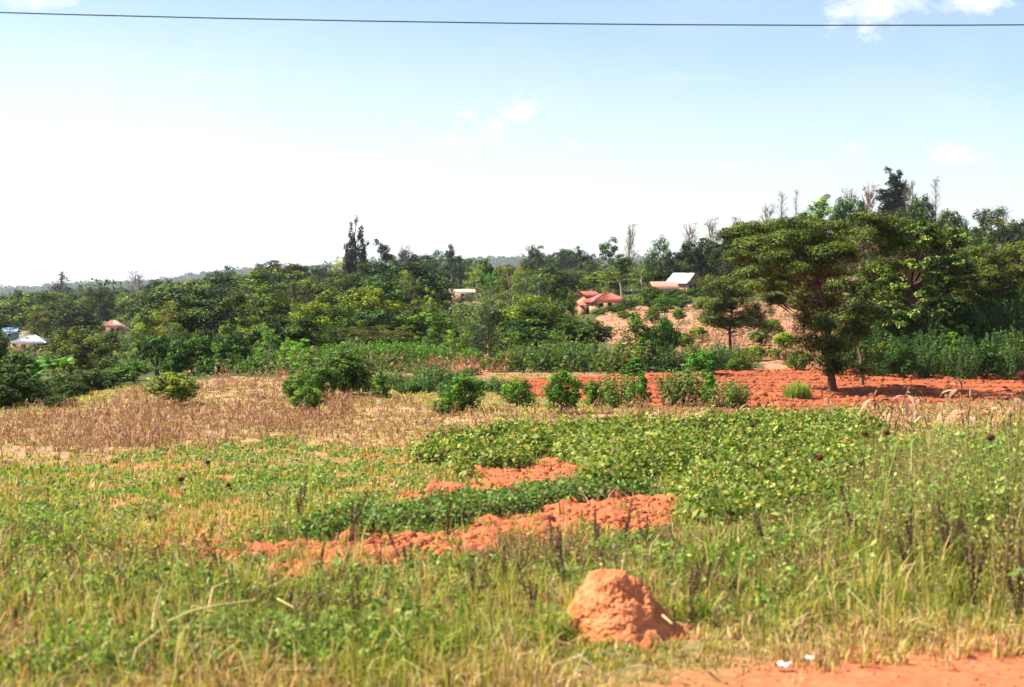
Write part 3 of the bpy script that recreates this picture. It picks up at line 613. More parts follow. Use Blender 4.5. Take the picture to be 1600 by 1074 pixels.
def reg(kind, H, W, tb, cb, m2=None, m1=None):
    v = np.concatenate(cb.v); W_ = np.percentile(v[:, 0], 98.5)-np.percentile(v[:, 0], 1.5); H_ = np.percentile(v[:, 2], 99.5)
    PRO.setdefault(kind, []).append((float(H_), float(W_), tb.mesh(kind+'_trunk', m1 or M_BARK, True), cb.mesh(kind+'_crown', m2 or M_LEAF)))
DK = ((.018, .036, .006), (.120, .170, .021), .42); MD = ((.038, .064, .010), (.19, .24, .028), .45); YG = ((.08, .115, .018), (.29, .33, .050), .42)
def make_protos():
    for s in range(4):
        g = np.random.default_rng(100+s); n = 15+2*s
        reg('mango', 7, 7, *tree_proto(7, .26, cl_round(7, 7, 1.2, n, g), 8500, .27, DK, 110+s, th=.2, nsub=7, shell=.65))
    for s in range(5):
        g = np.random.default_rng(200+s)
        reg('clumpy', 9, 6.5, *tree_proto(9, .24, cl_tall(9, 6.8, 2.2, 13+s, g), 7500, .24, DK if s % 2 else MD, 210+s, nsub=6, shell=.6))
    for s in range(3):
        g = np.random.default_rng(300+s)
        reg('airy', 9, 4.2, *tree_proto(9, .16, cl_tall(9, 4.4, 1.6, 13, g), 4600, .20, YG, 310+s, bark=PALEBARK, nsub=7, up=.2, asp=.35, trunk_top=.9))
    for s in range(2):
        g = np.random.default_rng(400+s)
        sp = [(-.75, 0, 17.5, 1.5), (.95, .2, 16.2, 1.35), (.2, -.5, 13.5, 1.5), (-1.3, .3, 12.5, 1.2), (1.4, -.2, 12, 1.1)] if s == 0 else [(-.4, 0, 17.5, 1.5), (.4, .1, 16.8, 1.4), (0, -.3, 15.5, 1.7), (0, .3, 13, 1.7)]
        reg('cypress', 17.5, 4.6 if s == 0 else 3.4, *tree_proto(17, .3, cl_spire(17, 4, sp, g), 12000, .42, ((.045, .060, .028), (.10, .10, .05), .3), 410+s, nsub=6, up=.6, asp=.4, trunk_top=.9))
    for s in range(2):
        g = np.random.default_rng(500+s)
        reg('pine', 9, 6, *tree_proto(9, .22, cl_cone(9, 6.2, 1.4, 20, g), 5200, .26, ((.050, .065, .036), (.095, .10, .055), .3), 510+s, nsub=6, up=.1, asp=.22, trunk_top=.95))
    for s in range(2):
        g = np.random.default_rng(600+s)
        reg('flattop', 6, 9, *tree_proto(6, .26, cl_flat(6, 9, 17, g), 9000, .18, ((.040, .062, .011), (.17, .20, .030), .4), 610+s, kw_br=.2, nsub=9, up=1.3, asp=.4, rnd=.4, trunk_top=.7))
    for s in range(3):   # half-bare trees: mostly twigs
        g = np.random.default_rng(700+s); tb, cb = tree_proto(11, .17, cl_tall(11, 4.6 if s < 2 else 3.2, 2.6, 15, g), 1100, .22, ((.16, .13, .075), (.26, .20, .13), .5), 710+s, bark=(.30, .23, .19), nsub=6, up=.1, asp=.3, trunk_top=.93)
        for i in range(90):
            z = g.uniform(3, 10.3); a = g.uniform(0, 2*pi); st = (.2*cos(a), .2*sin(a), z*.9); r = (1.9 if s < 2 else 1.3)*g.uniform(.5, 1)*(1-.35*z/11)
            add_tube(tb, curve(st, (r*cos(a), r*sin(a), z+g.uniform(.5, 1.6)), (0, 0, -.2), 4), np.linspace(.045, .014, 4), (.32, .25, .21), 3)
        reg('bare', 11, 4.6, tb, cb)
    for s in range(2):   # thin bare spires
        g = np.random.default_rng(750+s); tb = MB(); cb = MB(); add_tube(tb, [(0, 0, -.2), (.1, 0, 5), (0, 0, 11)], [.16, .10, .02], (.30, .22, .19), 6)
        for i in range(120):
            z = g.uniform(1.6, 10.3); a = g.uniform(0, 2*pi); r = .25+1.35*(1-z/11)**.7*g.uniform(.5, 1)
            e = (r*cos(a), r*sin(a), z+r*1.3); add_tube(tb, curve((0, 0, z), e, (0, 0, -.1), 3), [.035, .02, .01], (.30, .22, .19), 3)
            n = 5; add_leaves(cb, np.array(e)+g.normal(0, .12, (n, 3)), g.normal(size=(n, 3)), .2, vary((.14, .11, .07), n, g=g), .3, .05, g)
        reg('spire', 11, 2.8, tb, cb)
    for s in range(3):   # slender: long bare trunk with a few tufts
        g = np.random.default_rng(800+s); cls = [(g.normal(0, .5), g.normal(0, .4), z, r, r, r*.9) for z, r in ((4.8, .9), (5.8, 1.1), (6.8, 1.25), (7.7, 1.3), (8.6, 1.15), (9.5, .9), (8.3, 1.1), (7.2, 1.1))]
        reg('slender', 10.3, 3, *tree_proto(10, .13, cls, 4200, .21, MD, 810+s, bark=PALEBARK, nsub=6, trunk_top=.93, th=.6))
    for s in range(4):   # shrubs, nearly down to the ground
        g = np.random.default_rng(900+s)
        reg('bush', 2, 2.1, *tree_proto(1.9, .05, cl_round(1.95, 2.05, -.15, 20, g, .34), 6500, .10, ((.045, .080, .013), (.17, .25, .035), .42), 910+s, nsub=7, th=.05, asp=.55))
    for s in range(3):   # upright leafy hedge plants
        g = np.random.default_rng(950+s); tb = MB(); cb = MB()
        for i in range(34):
            a = g.uniform(0, 2*pi); r = sqrt(g.uniform(0, 1)); h = 2.3*(1-.28*r*r)*g.uniform(.72, 1.03); e = np.array([r*1.05*cos(a), r*.9*sin(a), h]); b = e*np.array([.55, .55, 0]); b[2] = -.05
            add_tube(tb, curve(b, e, (0, 0, .1), 4), [.018, .014, .01, .005], (.20, .17, .08), 3)
            n = 80; t = g.uniform(.12, 1, n); p = b+(e-b)*t[:, None]; aa = g.uniform(0, 2*pi, n); rr = .07+.13*(1.1-t); p = p+np.stack([np.cos(aa)*rr, np.sin(aa)*rr, np.zeros(n)], 1)
            nr = np.stack([np.cos(aa)*.6, np.sin(aa)*.6, np.ones(n)*.55], 1)+g.normal(0, .3, (n, 3))
            add_leaves(cb, p, nr, .13*g.uniform(.7, 1.3, n), mixpal([(.060, .115, .030), (.14, .21, .060), (.19, .24, .05)], [4, 3, 1], n, g), .42, .08, g)
        reg('hedge', 2.3, 2.3, tb, cb)
    for s in range(3):   # young conical leafy saplings
        g = np.random.default_rng(980+s); cls = []
        for i in range(15):
            k = i/14; a = i*2.4; r = .52*(1-k)**.7; cls.append((r*cos(a)*.8, r*sin(a)*.8, .20+1.9*k, .40*(1-.35*k)*g.uniform(.75, 1.2), .40*(1-.35*k), .30))
        reg('sapling', 2.3, 1.3, *tree_proto(2.2, .035, cls, 5600, .115, ((.06, .11, .018), (.20, .31, .05), .45), 990+s, nsub=6, asp=.42, up=.2, trunk_top=.9, th=.05))
    # banana plants: broad drooping leaves from a thick stem
    for s in range(3):
        g = np.random.default_rng(1000+s); tb = MB(); cb = MB(); add_tube(tb, [(0, 0, -.1), (.03, 0, .8), (0, .02, 1.7)], [.16, .12, .07], (.22, .22, .09), 8)
        for i in range(9):
            a = i*2.4+g.uniform(-.3, .3); L = g.uniform(1.3, 1.9); el = g.uniform(.75, 1.35); n = 8; t = np.linspace(0, 1, n)
            R = L*t*cos(el)+.25*t*t*L; Zz = 1.6+L*t*sin(el)-.55*L*t*t*(1.3-el*.4); mid = np.stack([R*cos(a), R*sin(a), Zz], 1)
            w = .26*np.sin(pi*np.clip(t*.9+.06, 0, 1))**.6; sd = np.array([-sin(a), cos(a), 0]); dn = np.array([0, 0, -.10])
            l = mid+sd*w[:, None]+dn*(w[:, None]/.26); r_ = mid-sd*w[:, None]+dn*(w[:, None]/.26); v = np.stack([l, mid, r_], 1).reshape(-1, 3); k = np.arange(n-1)[:, None]*3
            f = np.concatenate([k+np.array([0, 1, 4, 3]), k+np.array([1, 2, 5, 4])]); cb.add(v, f, np.repeat(vary((.12, .23, .035), 1, .2, .05, g), len(v), 0))
        reg('banana', 3, 3, tb, cb)
make_protos()
NAMES = {'mango': ('broadleaf_tree', 'tree'), 'clumpy': ('leafy_tree', 'tree'), 'airy': ('eucalyptus_tree', 'tree'), 'cypress': ('cypress_tree', 'tree'), 'pine': ('casuarina_tree', 'tree'),
         'flattop': ('acacia_tree', 'tree'), 'bare': ('bare_tree', 'tree'), 'spire': ('bare_tree', 'tree'), 'slender': ('slender_tree', 'tree'), 'bush': ('shrub', 'shrub'), 'hedge': ('hedge_shrub', 'shrub'),
         'sapling': ('young_tree', 'young tree'), 'banana': ('banana_plant', 'banana plant')}
ASP = {'mango': .95, 'clumpy': 1.25, 'airy': 1.9, 'cypress': 3.4, 'pine': 1.4, 'flattop': .72, 'bare': 2.0, 'spire': 3.4, 'slender': 3.0, 'bush': .95, 'hedge': 1.0, 'sapling': 1.5, 'banana': 1.0}
PLANTS = []; _cnt = {}
prng = random.Random(5)
def plant_at(kind, x, y, z, H, W, label, tint=(1, 1, 1), group=None, rz=None, tilt=0):
    i = _cnt.get(kind, 0); _cnt[kind] = i+1
    h0, w0, tm, cm = PRO[kind][i % len(PRO[kind])]
    nm, cat = NAMES[kind]; e = empty(nm, (x, y, z), prng.uniform(0, 6.28) if rz is None else rz); e.scale = (W/w0, W/w0, H/h0); e.rotation_euler[1] = tilt
    small = cat in ('shrub',)
    t = part('stem' if small or kind in ('sapling', 'banana') else 'trunk', tm, e); c = part('leaves' if kind == 'banana' else ('foliage' if small else 'crown'), cm, e); c.color = (*tint, 1)
    props(e, label, cat, group); PLANTS.append((e, kind, x, y, H, W)); return e
def plant(kind, px, top, w, label=None, tint=(1, 1, 1), d=None, asp=None, group=None, tilt=0):
    if kind in ('bush', 'sapling') and d and d < 60: w *= 1.08; top -= 7; tint = tuple(c*1.25 for c in tint)
    elif kind == 'hedge' and d and d < 60: w *= 1.15; top -= 5
    else: tint = tuple(min(3.2, c**1.55) for c in tint)
    """px/top/width as seen in the photo; the distance follows from the plant's own proportions unless given"""
    if d is None:
        k = asp or ASP[kind]; ds = np.exp(np.linspace(log_(28), log_(520), 240)); xs = (px-800)/F*ds; b = proj(xs, ds, terr(xs, ds))[1]
        j = np.argmax(b <= top+k*w) if (b <= top+k*w).any() else len(ds)-1; d = float(ds[j])
    x, y, z = ground_at(px, d); H = max(.4, ztop(top, d)-z); W = w/F*d
    if not label: label = None
    e = plant_at(kind, x, y, z, H, W, label, tint, group, tilt=tilt); e['_px'] = px; return e
def log_(v): return math.log(v)
# ------------------------------------------------------------------ the trees and shrubs one can tell apart
ORD = ['first','second','third','fourth','fifth','sixth','seventh','eighth','ninth','tenth','eleventh','twelfth','thirteenth','fourteenth','fifteenth','sixteenth','seventeenth','eighteenth','nineteenth','twentieth']+['twenty-'+q for q in ('first','second','third','fourth','fifth','sixth','seventh','eighth','ninth')]+['thirtieth']+['thirty-'+q for q in ('first','second','third','fourth','fifth')]
BR = (1.5, 1.45, 1.2); YL = (1.9, 1.75, 1.1); BL = (.65, .95, 1.5); DR = (.62, .68, .72); PU = (1.7, .95, 1.6); TN = (1.7, 1.25, 1.2); GY = (1.5, 1.35, 1.6); OL = (1.35, 1.15, .8)
T = [ # kind, px, top, width, label, tint, extras
('cypress',556,348,38,'tall dark twin-tipped cypress towering over the middle of the wood',(1.2,1.0,1.1),{}),
('slender',600,374,34,'small round-headed dark tree on the skyline just right of the tall cypress',DR,{}),
('airy',533,398,26,'leaning pale yellow-green tree just left of the tall cypress',YL,{'tilt':-.28}),
('clumpy',576,408,64,'dark tree with a broad crown directly below the skyline right of the cypress',DR,{}),
('clumpy',640,393,48,'dark clumpy tree on the skyline halfway between cypress and twiggy-topped tree',DR,{}),
('bare',634,382,30,'hazy half-bare grey tree behind the skyline right of the cypress',GY,{'d':420}),
('clumpy',687,391,40,'dark tree reaching the skyline left of the twig-topped one',(.9,.95,.9),{}),
('slender',706,382,28,'tree with a lone leafy tuft sticking up above the skyline at centre',DR,{}),
('clumpy',717,402,26,'narrow dark tree right of the lone leafy tuft',(1.1,1,.9),{}),
('mango',435,409,78,'broad rounded dark green tree on the skyline left of the pale leaning tree',OL,{}),
('clumpy',503,415,50,'dark green tree between the broad rounded tree and the pale leaning tree',DR,{}),
('clumpy',405,412,26,'far dark tree rising on the skyline left of the broad rounded tree',DR,{}),
('pine',368,426,38,'grey-green spreading conifer in the upper left of the wood',(1.4,1.3,1.2),{}),
('clumpy',395,432,40,'mid green tree between grey-green conifer and broad rounded tree',(1.2,1.2,1),{}),
('clumpy',336,423,34,'dark green tree on the skyline left of the grey-green conifer',DR,{}),
('slender',354,416,26,'tall narrow tree on the skyline above the grey-green conifer',BL,{}),
('clumpy',303,442,58,'tall bright olive tree with a pointed top at the left of the wood',YL,{'asp':1.5}),
('mango',256,438,62,'flat-topped dark evergreen tree above the bright yellow-green round tree',DR,{}),
('bare',214,420,40,'sparse feathery purplish tree standing above the left skyline',(1.0,.72,.9),{}),
('mango',209,461,50,'bright yellow-green round tree above the pink roofed house',(2.6,2.4,1.5),{}),
('mango',190,452,40,'mid green tree behind the bright yellow-green round tree',(1.1,1.2,1),{}),
('clumpy',155,448,56,'dark bushy tree between the spiky dark tree and the yellow-green round one',DR,{}),
('pine',98,426,54,'spiky dark brownish tree peaking above the skyline at far left',(1.0,.8,.85),{}),
('mango',70,456,36,'dark tree left of the spiky dark brownish tree',DR,{}),
('mango',44,470,38,'brownish round-headed tree near the left edge of the wood',(1.5,1.0,.9),{}),
('clumpy',28,453,24,'blue-green distant tree near the left edge on the skyline',BL,{}),
('clumpy',4,464,34,'dark tree cut by the left edge of view on the skyline',DR,{}),
('mango',86,478,56,'green leafy tree above the white roofed house',(1.2,1.2,.9),{}),
('mango',122,486,58,'dark green tree left of the pink roofed house',DR,{}),
('clumpy',60,486,46,'olive tree just behind the white roofed house',OL,{}),
('mango',147,502,32,'small yellow-flowering round tree in front left of the pink roof',(2.0,1.5,.6),{}),
('bush',172,522,46,'dark bush in front of the pink roofed house',DR,{'d':120}),
('clumpy',110,512,66,'olive-brown tree between banana plants and pink roofed house',OL,{}),
('mango',246,524,62,'dark large-leaved tree at the wood edge above the flowering field bush',(.9,1.15,.95),{'d':76}),
('mango',301,522,64,'dark large-leaved tree right of the one above the flowering bush',(.95,1.25,1),{'d':72}),
('mango',362,522,54,'third dark large-leaved tree of the row along the field edge',(1.0,1.3,1.1),{'d':72}),
('clumpy',238,486,66,'green mid-wood tree below the bright yellow-green round tree',(1.3,1.35,1),{}),
('airy',345,480,38,'bright yellow-green tree in the wood behind the large-leaved trees',(1.9,2.1,1.2),{}),
('clumpy',366,494,38,'fresh green tree right of the bright yellow-green wood tree',(1.0,1.5,1.2),{}),
('clumpy',392,500,34,'dull green tree between large-leaved trees and young eucalyptus',(1.0,1.1,1),{}),
('mango',-8,520,46,'dark leafy tree at the left edge beside the white roofed house',DR,{'d':72}),
('bush',14,578,72,'very dark bush-like tree at the left edge by the dry field',(.38,.45,.32),{'d':46}),
('bush',58,606,54,'dark shrub below the banana plants at the left field edge',(.38,.45,.32),{'d':46}),
('bush',100,592,52,'bright green shrub right of the banana plants',(.62,.70,.5),{'d':52}),
('bush',138,586,50,'mid green shrub second right of the banana plants',(.38,.45,.32),{'d':55}),
('bush',186,574,60,'shrub with long leaves between field edge and large-leaved tree',(.9,1,.8),{'d':62}),
('bush',92,624,46,'low dark shrub in front of the bright green one at the field edge',(.38,.45,.32),{'d':43}),
('bush',270,589,68,'wide feathery shrub with yellow flowers standing alone in the dry field',(1.6,1.3,.9),{'d':42}),
('airy',420,508,44,'young green eucalyptus at the field edge left of two bright ones',(1.0,1.4,1),{'d':72}),
('airy',449,528,26,'slim bright green eucalyptus, the left of a touching pair',(1.2,1.6,1.1),{'d':68}),
('airy',467,530,34,'fuller bright green eucalyptus, the right of a touching pair',(1.3,1.8,1.1),{'d':66}),
('mango',467,460,42,'blue-green round tree in the middle of the left half of wood',BL,{}),
('clumpy',503,457,50,'purple-brown leafed tree in the middle of the wood',PU,{'d':125}),
('mango',568,443,64,'large dark glossy tree below the cypress',(.8,1,.9),{'d':125}),
('clumpy',540,462,40,'dark tree between the purple-brown tree and large glossy tree',DR,{}),
('airy',412,463,34,'loose grey-green tree left of the blue-green round tree',(1.1,1,.9),{}),
('airy',436,462,34,'yellowish loose tree beside the blue-green round tree',(1.3,1.1,.8),{}),
('airy',638,424,48,'tall yellow-green tree with a slim crown right of the cypress',(1.1,1.1,.8),{}),
('airy',592,454,18,'narrow light green tree beside the large dark glossy tree',(1.2,1.6,1),{'asp':3}),
('clumpy',606,428,36,'dark tree behind the narrow light green one',DR,{}),
('clumpy',677,436,56,'dark tree with a yellowish left flank at the centre of wood',(1.2,1.1,.7),{}),
('airy',672,450,26,'bright leaning yellow-green tree before the dark central tree',(1.3,1.4,1),{'d':125}),
('flattop',484,512,78,'wide green acacia with deep shade beneath in the left centre',(.9,1.25,1),{'d':82}),
('flattop',584,508,112,'broad flat-topped olive acacia at the centre behind the green shrubs',(1.1,1.0,.8),{'d':84}),
('flattop',634,504,60,'smaller flat acacia right of the broad flat-topped one',(1.0,1.1,.9),{'d':92}),
('clumpy',690,496,56,'lush green tree right of the two flat acacias',(1.2,1.5,1.3),{'d':84}),
('clumpy',744,506,56,'fresh green bushy tree behind the pinkish stubble strip',(1.1,1.3,1),{'d':82}),
('airy',705,516,30,'light green slim tree behind the pinkish stubble strip',(1.2,1.5,1),{'d':78}),
('mango',781,484,46,'dark round tree right of the lush green one',(.8,.85,.7),{}),
('mango',745,409,50,'dark tree on the skyline above the rusty tin roof',(.85,.9,.85),{}),
('clumpy',790,415,44,'mid green tree on the skyline right of the tin roof',(1,1,.9),{}),
('airy',770,430,44,'feathery green tree right of the rusty tin roof',(.8,.95,.8),{}),
('clumpy',836,384,44,'tall dark tree with layered top on the skyline at centre right',DR,{'asp':1.7}),
('clumpy',822,408,38,'brownish tree left under the tall layered skyline tree',(1.5,1.1,1),{}),
('clumpy',868,402,34,'green tree between the layered skyline tree and its dark neighbours',(1,1.05,.9),{}),
('mango',885,390,48,'dark broad tree on the skyline between layered and tuft-headed trees',DR,{}),
('slender',905,385,24,'slim peaked tree on the skyline beside the dark broad one',DR,{}),
('mango',866,420,84,'large domed dark green tree above the left red roof',(1.1,1.05,.8),{'d':190}),
('slender',953,371,36,'tall dark tree with a tufted leaning head above the red roofs',(.8,.95,.8),{'d':215}),
('bare',985,350,24,'tall thin leaning half-bare eucalyptus on the skyline',(1.5,1.5,1.1),{'d':230,'tilt':.06}),
('slender',972,397,34,'slender tree with a pale trunk behind the hip-roofed red house',(.9,1,.9),{'d':192}),
('clumpy',1030,371,44,'tall dark pointed tree left of the white-roofed houses',(.85,1,.8),{'d':205,'asp':2}),
('airy',1003,408,28,'light green slim tree left of the tall dark pointed tree',(.9,1.1,.8),{'d':196}),
('mango',1060,394,50,'dark leafy tree behind the white-roofed gabled house',DR,{'d':200}),
('mango',1094,374,58,'big dark round tree above the white-roofed houses',DR,{'d':195}),
('clumpy',1128,384,50,'dark tree right of the big round tree above the white roofs',DR,{'d':190}),
('bare',1079,348,38,'half-bare pinkish tree behind the big dark round tree',TN,{'d':265}),
('bare',1117,336,34,'tallest half-bare pinkish tree left of the spreading acacia top',TN,{'d':265,'tilt':-.08}),
('bare',1151,339,28,'small-headed half-bare tree by the left tip of the great acacia',TN,{'d':265}),
('bare',1194,316,34,'leafless grey tree left of two thin spires on the ridge',GY,{'d':300,'tilt':.1}),
('spire',1221,299,24,'thin leafless spire tree on the ridge beside a grey bare tree',GY,{'d':300}),
('spire',1243,296,14,'very thin bare pole-like tree on the ridge',GY,{'d':300}),
('slender',1278,304,46,'light green tree with a stepped clumpy top on the ridge',(1.5,1.7,1.2),{'d':235}),
('slender',1262,322,30,'small light green tree at the foot of the stepped ridge tree',(1.3,1.4,1),{'d':235}),
('mango',1326,309,50,'dark green domed tree on the ridge',(.9,1.1,.8),{'d':240}),
('bare',1326,290,38,'reddish sparse tree behind the domed ridge tree',(1.3,.85,.7),{'d':262}),
('bare',1358,289,42,'pinkish leafless spreading tree on the ridge',(1.6,1.2,1.2),{'d':250,'tilt':.09}),
('cypress',1398,267,48,'tallest dark cypress on the right ridge',DR,{'d':262}),
('bare',1419,279,34,'spiky sparse tree between the ridge cypress and pinkish spire',(.7,.6,.7),{'d':255}),
('mango',1437,306,42,'dark green leaning round tree right of the ridge cypress',(.9,1.05,.9),{'d':240}),
('spire',1460,276,26,'pinkish thin spire tree on the right ridge',TN,{'d':255}),
('mango',1482,330,42,'olive round tree right of the pinkish spire',(1.2,1.1,.8),{'d':225}),
('clumpy',1505,343,24,'narrow blue-dark tree on the right ridge',BL,{'d':205}),
('clumpy',1548,325,66,'wide dark spreading tree at the right end of the ridge',(.8,.8,.65),{'d':215}),
('bare',1568,324,30,'thin dead-branched tree behind the right end of the ridge',GY,{'d':235}),
('mango',1592,344,46,'dark tree at the right edge of the ridge',DR,{'d':210}),
('mango',1410,330,80,'broad dark tree beneath the ridge cypress',(.9,.9,.8),{'d':205}),
('mango',1350,345,70,'green tree under the domed ridge tree',(1,1.1,.9),{'d':200}),
('mango',1255,338,60,'dark green tree on the slope under the bare ridge trees',(.9,1,.9),{'d':215}),
('mango',1200,346,60,'olive tree on the slope under the leafless grey tree',OL,{'d':215}),
('mango',1470,358,70,'dull green tree under the olive round ridge tree',(1,1,.8),{'d':180}),
('mango',1530,374,60,'green shady tree under the wide dark ridge tree',(1.05,1.15,.9),{'d':170}),
('clumpy',619,401,38,'dark leafy tree on the skyline left of the hazy half-bare one',(.8,.9,.8),{}),
('mango',663,399,40,'dark round-topped tree on the skyline between two clumpy ones',(.75,.85,.7),{}),
('clumpy',731,403,34,'upright dark tree on the skyline above the rusty tin roof, left one',(.8,.95,.8),{}),
('slender',762,405,28,'slim upright tree on the skyline above the wood bananas',(.8,.95,.8),{}),
('clumpy',850,396,36,'upright green tree touching the tall layered skyline tree',(.85,1,.8),{}),
('clumpy',922,397,36,'upright dark tree on the skyline left of the tuft-headed one',(.75,.9,.75),{}),
('airy',936,405,24,'slim olive tree under the tuft-headed skyline tree',(.9,.95,.8),{}),
('mango',468,414,48,'green domed tree on the skyline just right of the broad rounded one',(1,1.05,.8),{}),
# around the houses and the slope field
('airy',945,424,20,'thin young tree behind the left end of the hip roof',(1.1,1.2,.9),{'d':186}),
('bush',1018,448,40,'dark bush between the hip-roofed and the brown houses',(.9,1,.8),{'d':160}),
('bush',985,462,30,'leafy bush right of the hip-roofed red house',(1,1.2,.9),{'d':160}),
('bush',1040,462,40,'bush below the brown walled house',(.9,1.1,.8),{'d':150}),
('bush',1066,460,28,'bush below the white gabled house',(1,1.2,.9),{'d':155}),
('bush',1108,456,32,'dark bush at the right foot of the white roofed houses',DR,{'d':160}),
('bush',936,482,22,'small bush at the front wall of the hip-roofed house',(1.1,1.3,1),{'d':155}),
('clumpy',850,474,104,'huge dark billowing tree left of the slope field',(.95,1.05,.9),{'d':92,'asp':.9}),
('mango',905,500,90,'dark bushy tree on the slope-field edge beside the billowing one',(.9,1.05,.9),{'d':84}),
('mango',822,512,74,'mid green tree behind the left part of the hedge',(1,1.15,.9),{'d':82}),
('clumpy',884,452,36,'green leafy tree below the left red roof',(1,1.15,.9),{'d':120}),
('clumpy',1000,487,72,'dark green tree standing alone in front of the slope field',(.9,1.2,.9),{'d':67}),
('bush',1040,492,42,'leafy side tree touching the lone dark green tree',(.8,1.1,.8),{'d':70,'asp':1.6}),
('bush',770,560,40,'small bush at the left end of the ploughed field',(1,1.1,.8),{'d':66}),
('sapling',993,560,36,'young tree in front of the lone dark green tree',(.8,1.1,.9),{'d':62}),
('bush',962,478,26,'round bush at the right front corner of the hip-roofed house',(.8,.9,.6),{'d':158}),
('bush',1052,452,32,'dark bush between the brown house and the white gabled one',(.7,.8,.6),{'d':184}),
('bush',1086,450,30,'leafy bush in front of the two white roofed houses',(.8,.95,.6),{'d':184}),
# field bushes
('bush',540,556,74,'dark dense bush casting deep shade in the dry field',(.62,.72,.55),{'d':47}),
('bush',506,580,48,'dark green bush left of the dense shady bush',(.75,.9,.7),{'d':45}),
('bush',463,592,38,'medium green bush at the left end of the bush group',(1,1.15,.8),{'d':44}),
('bush',484,584,30,'small bush behind the medium green one',(.9,1.1,.8),{'d':47}),
('bush',479,611,44,'round bright green bush in front of the bush group',(1.15,1.3,.75),{'d':36}),
('sapling',595,588,28,'little conical bush right of the dense shady bush',(.8,1.1,.8),{'d':46}),
('bush',722,594,58,'dark green bush with leafy top at the centre of the field',(.85,1.1,.75),{'d':37}),
('bush',692,628,30,'small bush leaning against the central dark green bush',(1.1,1.3,.8),{'d':35}),
('bush',808,598,46,'bright green bush right of the central dark bush',(1.05,1.35,.8),{'d':41}),
('bush',878,586,50,'leafy green young tree in front of the ploughed field',(.9,1.25,.8),{'d':36}),
('bush',930,603,34,'small dull bush on the near edge of the ploughed field',(1.1,1.2,.8),{'d':40}),
('hedge',970,590,60,'loose leafy shrub with tall shoots before the ploughed field',(1.2,1.35,.7),{'d':39}),
('sapling',1003,588,24,'thin sapling right of the loose leafy shrub',(1,1.3,.8),{'d':40}),
('hedge',1078,582,90,'wide grey-green shrub standing in the ploughed field',(1.15,1.25,.85),{'d':41}),
('hedge',1140,600,64,'lower grey-green shrub right of the wide one',(1.25,1.25,.85),{'d':39}),
('sapling',1108,592,24,'upright sapling between the two grey-green shrubs',(1,1.35,.8),{'d':40}),
('bush',1100,548,44,'bright leafy shrub in front of the right hedge',(.85,1.35,.9),{'d':62}),
('bush',738,574,28,'tiny round bush in the pink field strip',(1,1.2,.9),{'d':62}),
('bush',30,560,60,'dark shrub mass left below the banana plants at the left edge',(.38,.45,.32),{'d':58}),
('bush',2,610,50,'dark low shrub at the left edge beside the dry field',(.38,.45,.32),{'d':44}),
('bush',160,590,44,'dark green low shrub before the large-leaved trees',(.38,.45,.32),{'d':58}),
('bush',118,604,40,'low dark shrub at the field edge under the mid green one',(.38,.45,.32),{'d':50}),
('bush',206,566,50,'leafy dark bush left of the large-leaved tree row',(.8,1.0,.8),{'d':66}),
('bush',330,560,44,'dark bush between two large-leaved trees of the row',(.75,1.0,.8),{'d':70}),
('bush',272,556,40,'dark bush under the first large-leaved tree',(.75,1.0,.8),{'d':72}),
('bush',1150,560,30,'small rounded shrub at the right end of the hedge',(1.1,1.2,.8),{'d':64}),
]
for kind, px, top, w, lab, tint, ex in T: plant(kind, px, top, w, lab, tint, **ex)
for i, (px, top, w, d, t) in enumerate([(1070,520,30,86,1.3),(1045,516,24,92,1.1),(1092,510,26,96,1.5),(1205,498,34,100,1.2),(1228,520,40,84,1.6),(1216,545,34,74,1.3),(1180,540,30,73,1.5),(1020,478,22,128,1.2),(1060,482,20,132,1.4),(975,486,22,138,1.2),(1188,515,30,86,1.0),(1244,556,30,66,1.6),(1010,516,24,100,1.2)]):
    plant('bush', px, top, w, 'low bush on the dry slope field, %s from the left' % ['sixth', 'fourth', 'seventh', 'tenth', 'twelfth', 'eleventh', 'eighth', 'third', 'fifth', 'first', 'ninth', 'thirteenth', 'second'][i], (t, t*1.0, .8), d=d, group='low bushes on the slope field')
# banana clump at the left edge
for px, top, d, lab in ((38,562,60,'banana plant nearest the left edge of view'),(60,558,58,'banana plant left of the tallest bright one'),(84,552,57,'tallest bright banana plant of the clump'),(100,556,59,'banana plant with light yellow leaves at the right of the clump'),(52,574,52,'low banana plant in front of the clump')):
    plant('banana', px, top, 42, lab, (.95, 1.1, .8) if px > 70 else (.55, .75, .6), d=d)
for px, top, d, lab in ((765,420,175,'tall banana plant in the wood right of the tin roof'),(758,426,170,'banana plant beside the tall one right of the tin roof'),(808,428,165,'banana plant among trees left of the domed tree')):
    plant('banana', px, top, 24, lab, (.7, .9, .8), d=d)
# clipped-looking rows: hedge between ploughed field and wood
hed = [(792,546),(818,540),(846,536),(874,534),(902,536),(930,538),(958,542),(1026,546),(1052,540),(1078,536),(1122,536),(1146,538),(1166,546)]
for i, (px, top) in enumerate(hed):
    plant('hedge', px, top, 44, 'blue-green shrub of the hedge behind the ploughed field, %s from the left' % ORD[i], (.95, 1.1, 1.05) if i % 3 else (1.3, 1.15, .8), d=66+(i % 2)*2, group='hedge shrubs behind the ploughed field')
row = [(395,545),(380,560),(500,545),(522,538),(545,534),(568,540),(590,534),(615,532),(640,536),(664,536),(688,540),(712,542),(735,544),(762,552)]
for i, (px, top) in enumerate(row):
    plant('hedge', px, top, 36, 'bright green tall shrub of the row behind the stubble, %s from the left' % ORD[sorted(q[0] for q in row).index(px)], (1.2, 1.6, .8), d=74+(i % 3)*2, group='bright green shrubs along the far stubble edge')
lowc = ([(560,586,40),(612,584,40),(634,590,40),(655,582,46),(680,578,44),(702,586,42),(665,598,44),(745,598,40),(768,594,44),(790,598,40),(640,602,40),(752,612,34),(700,604,34),(720,582,36)])
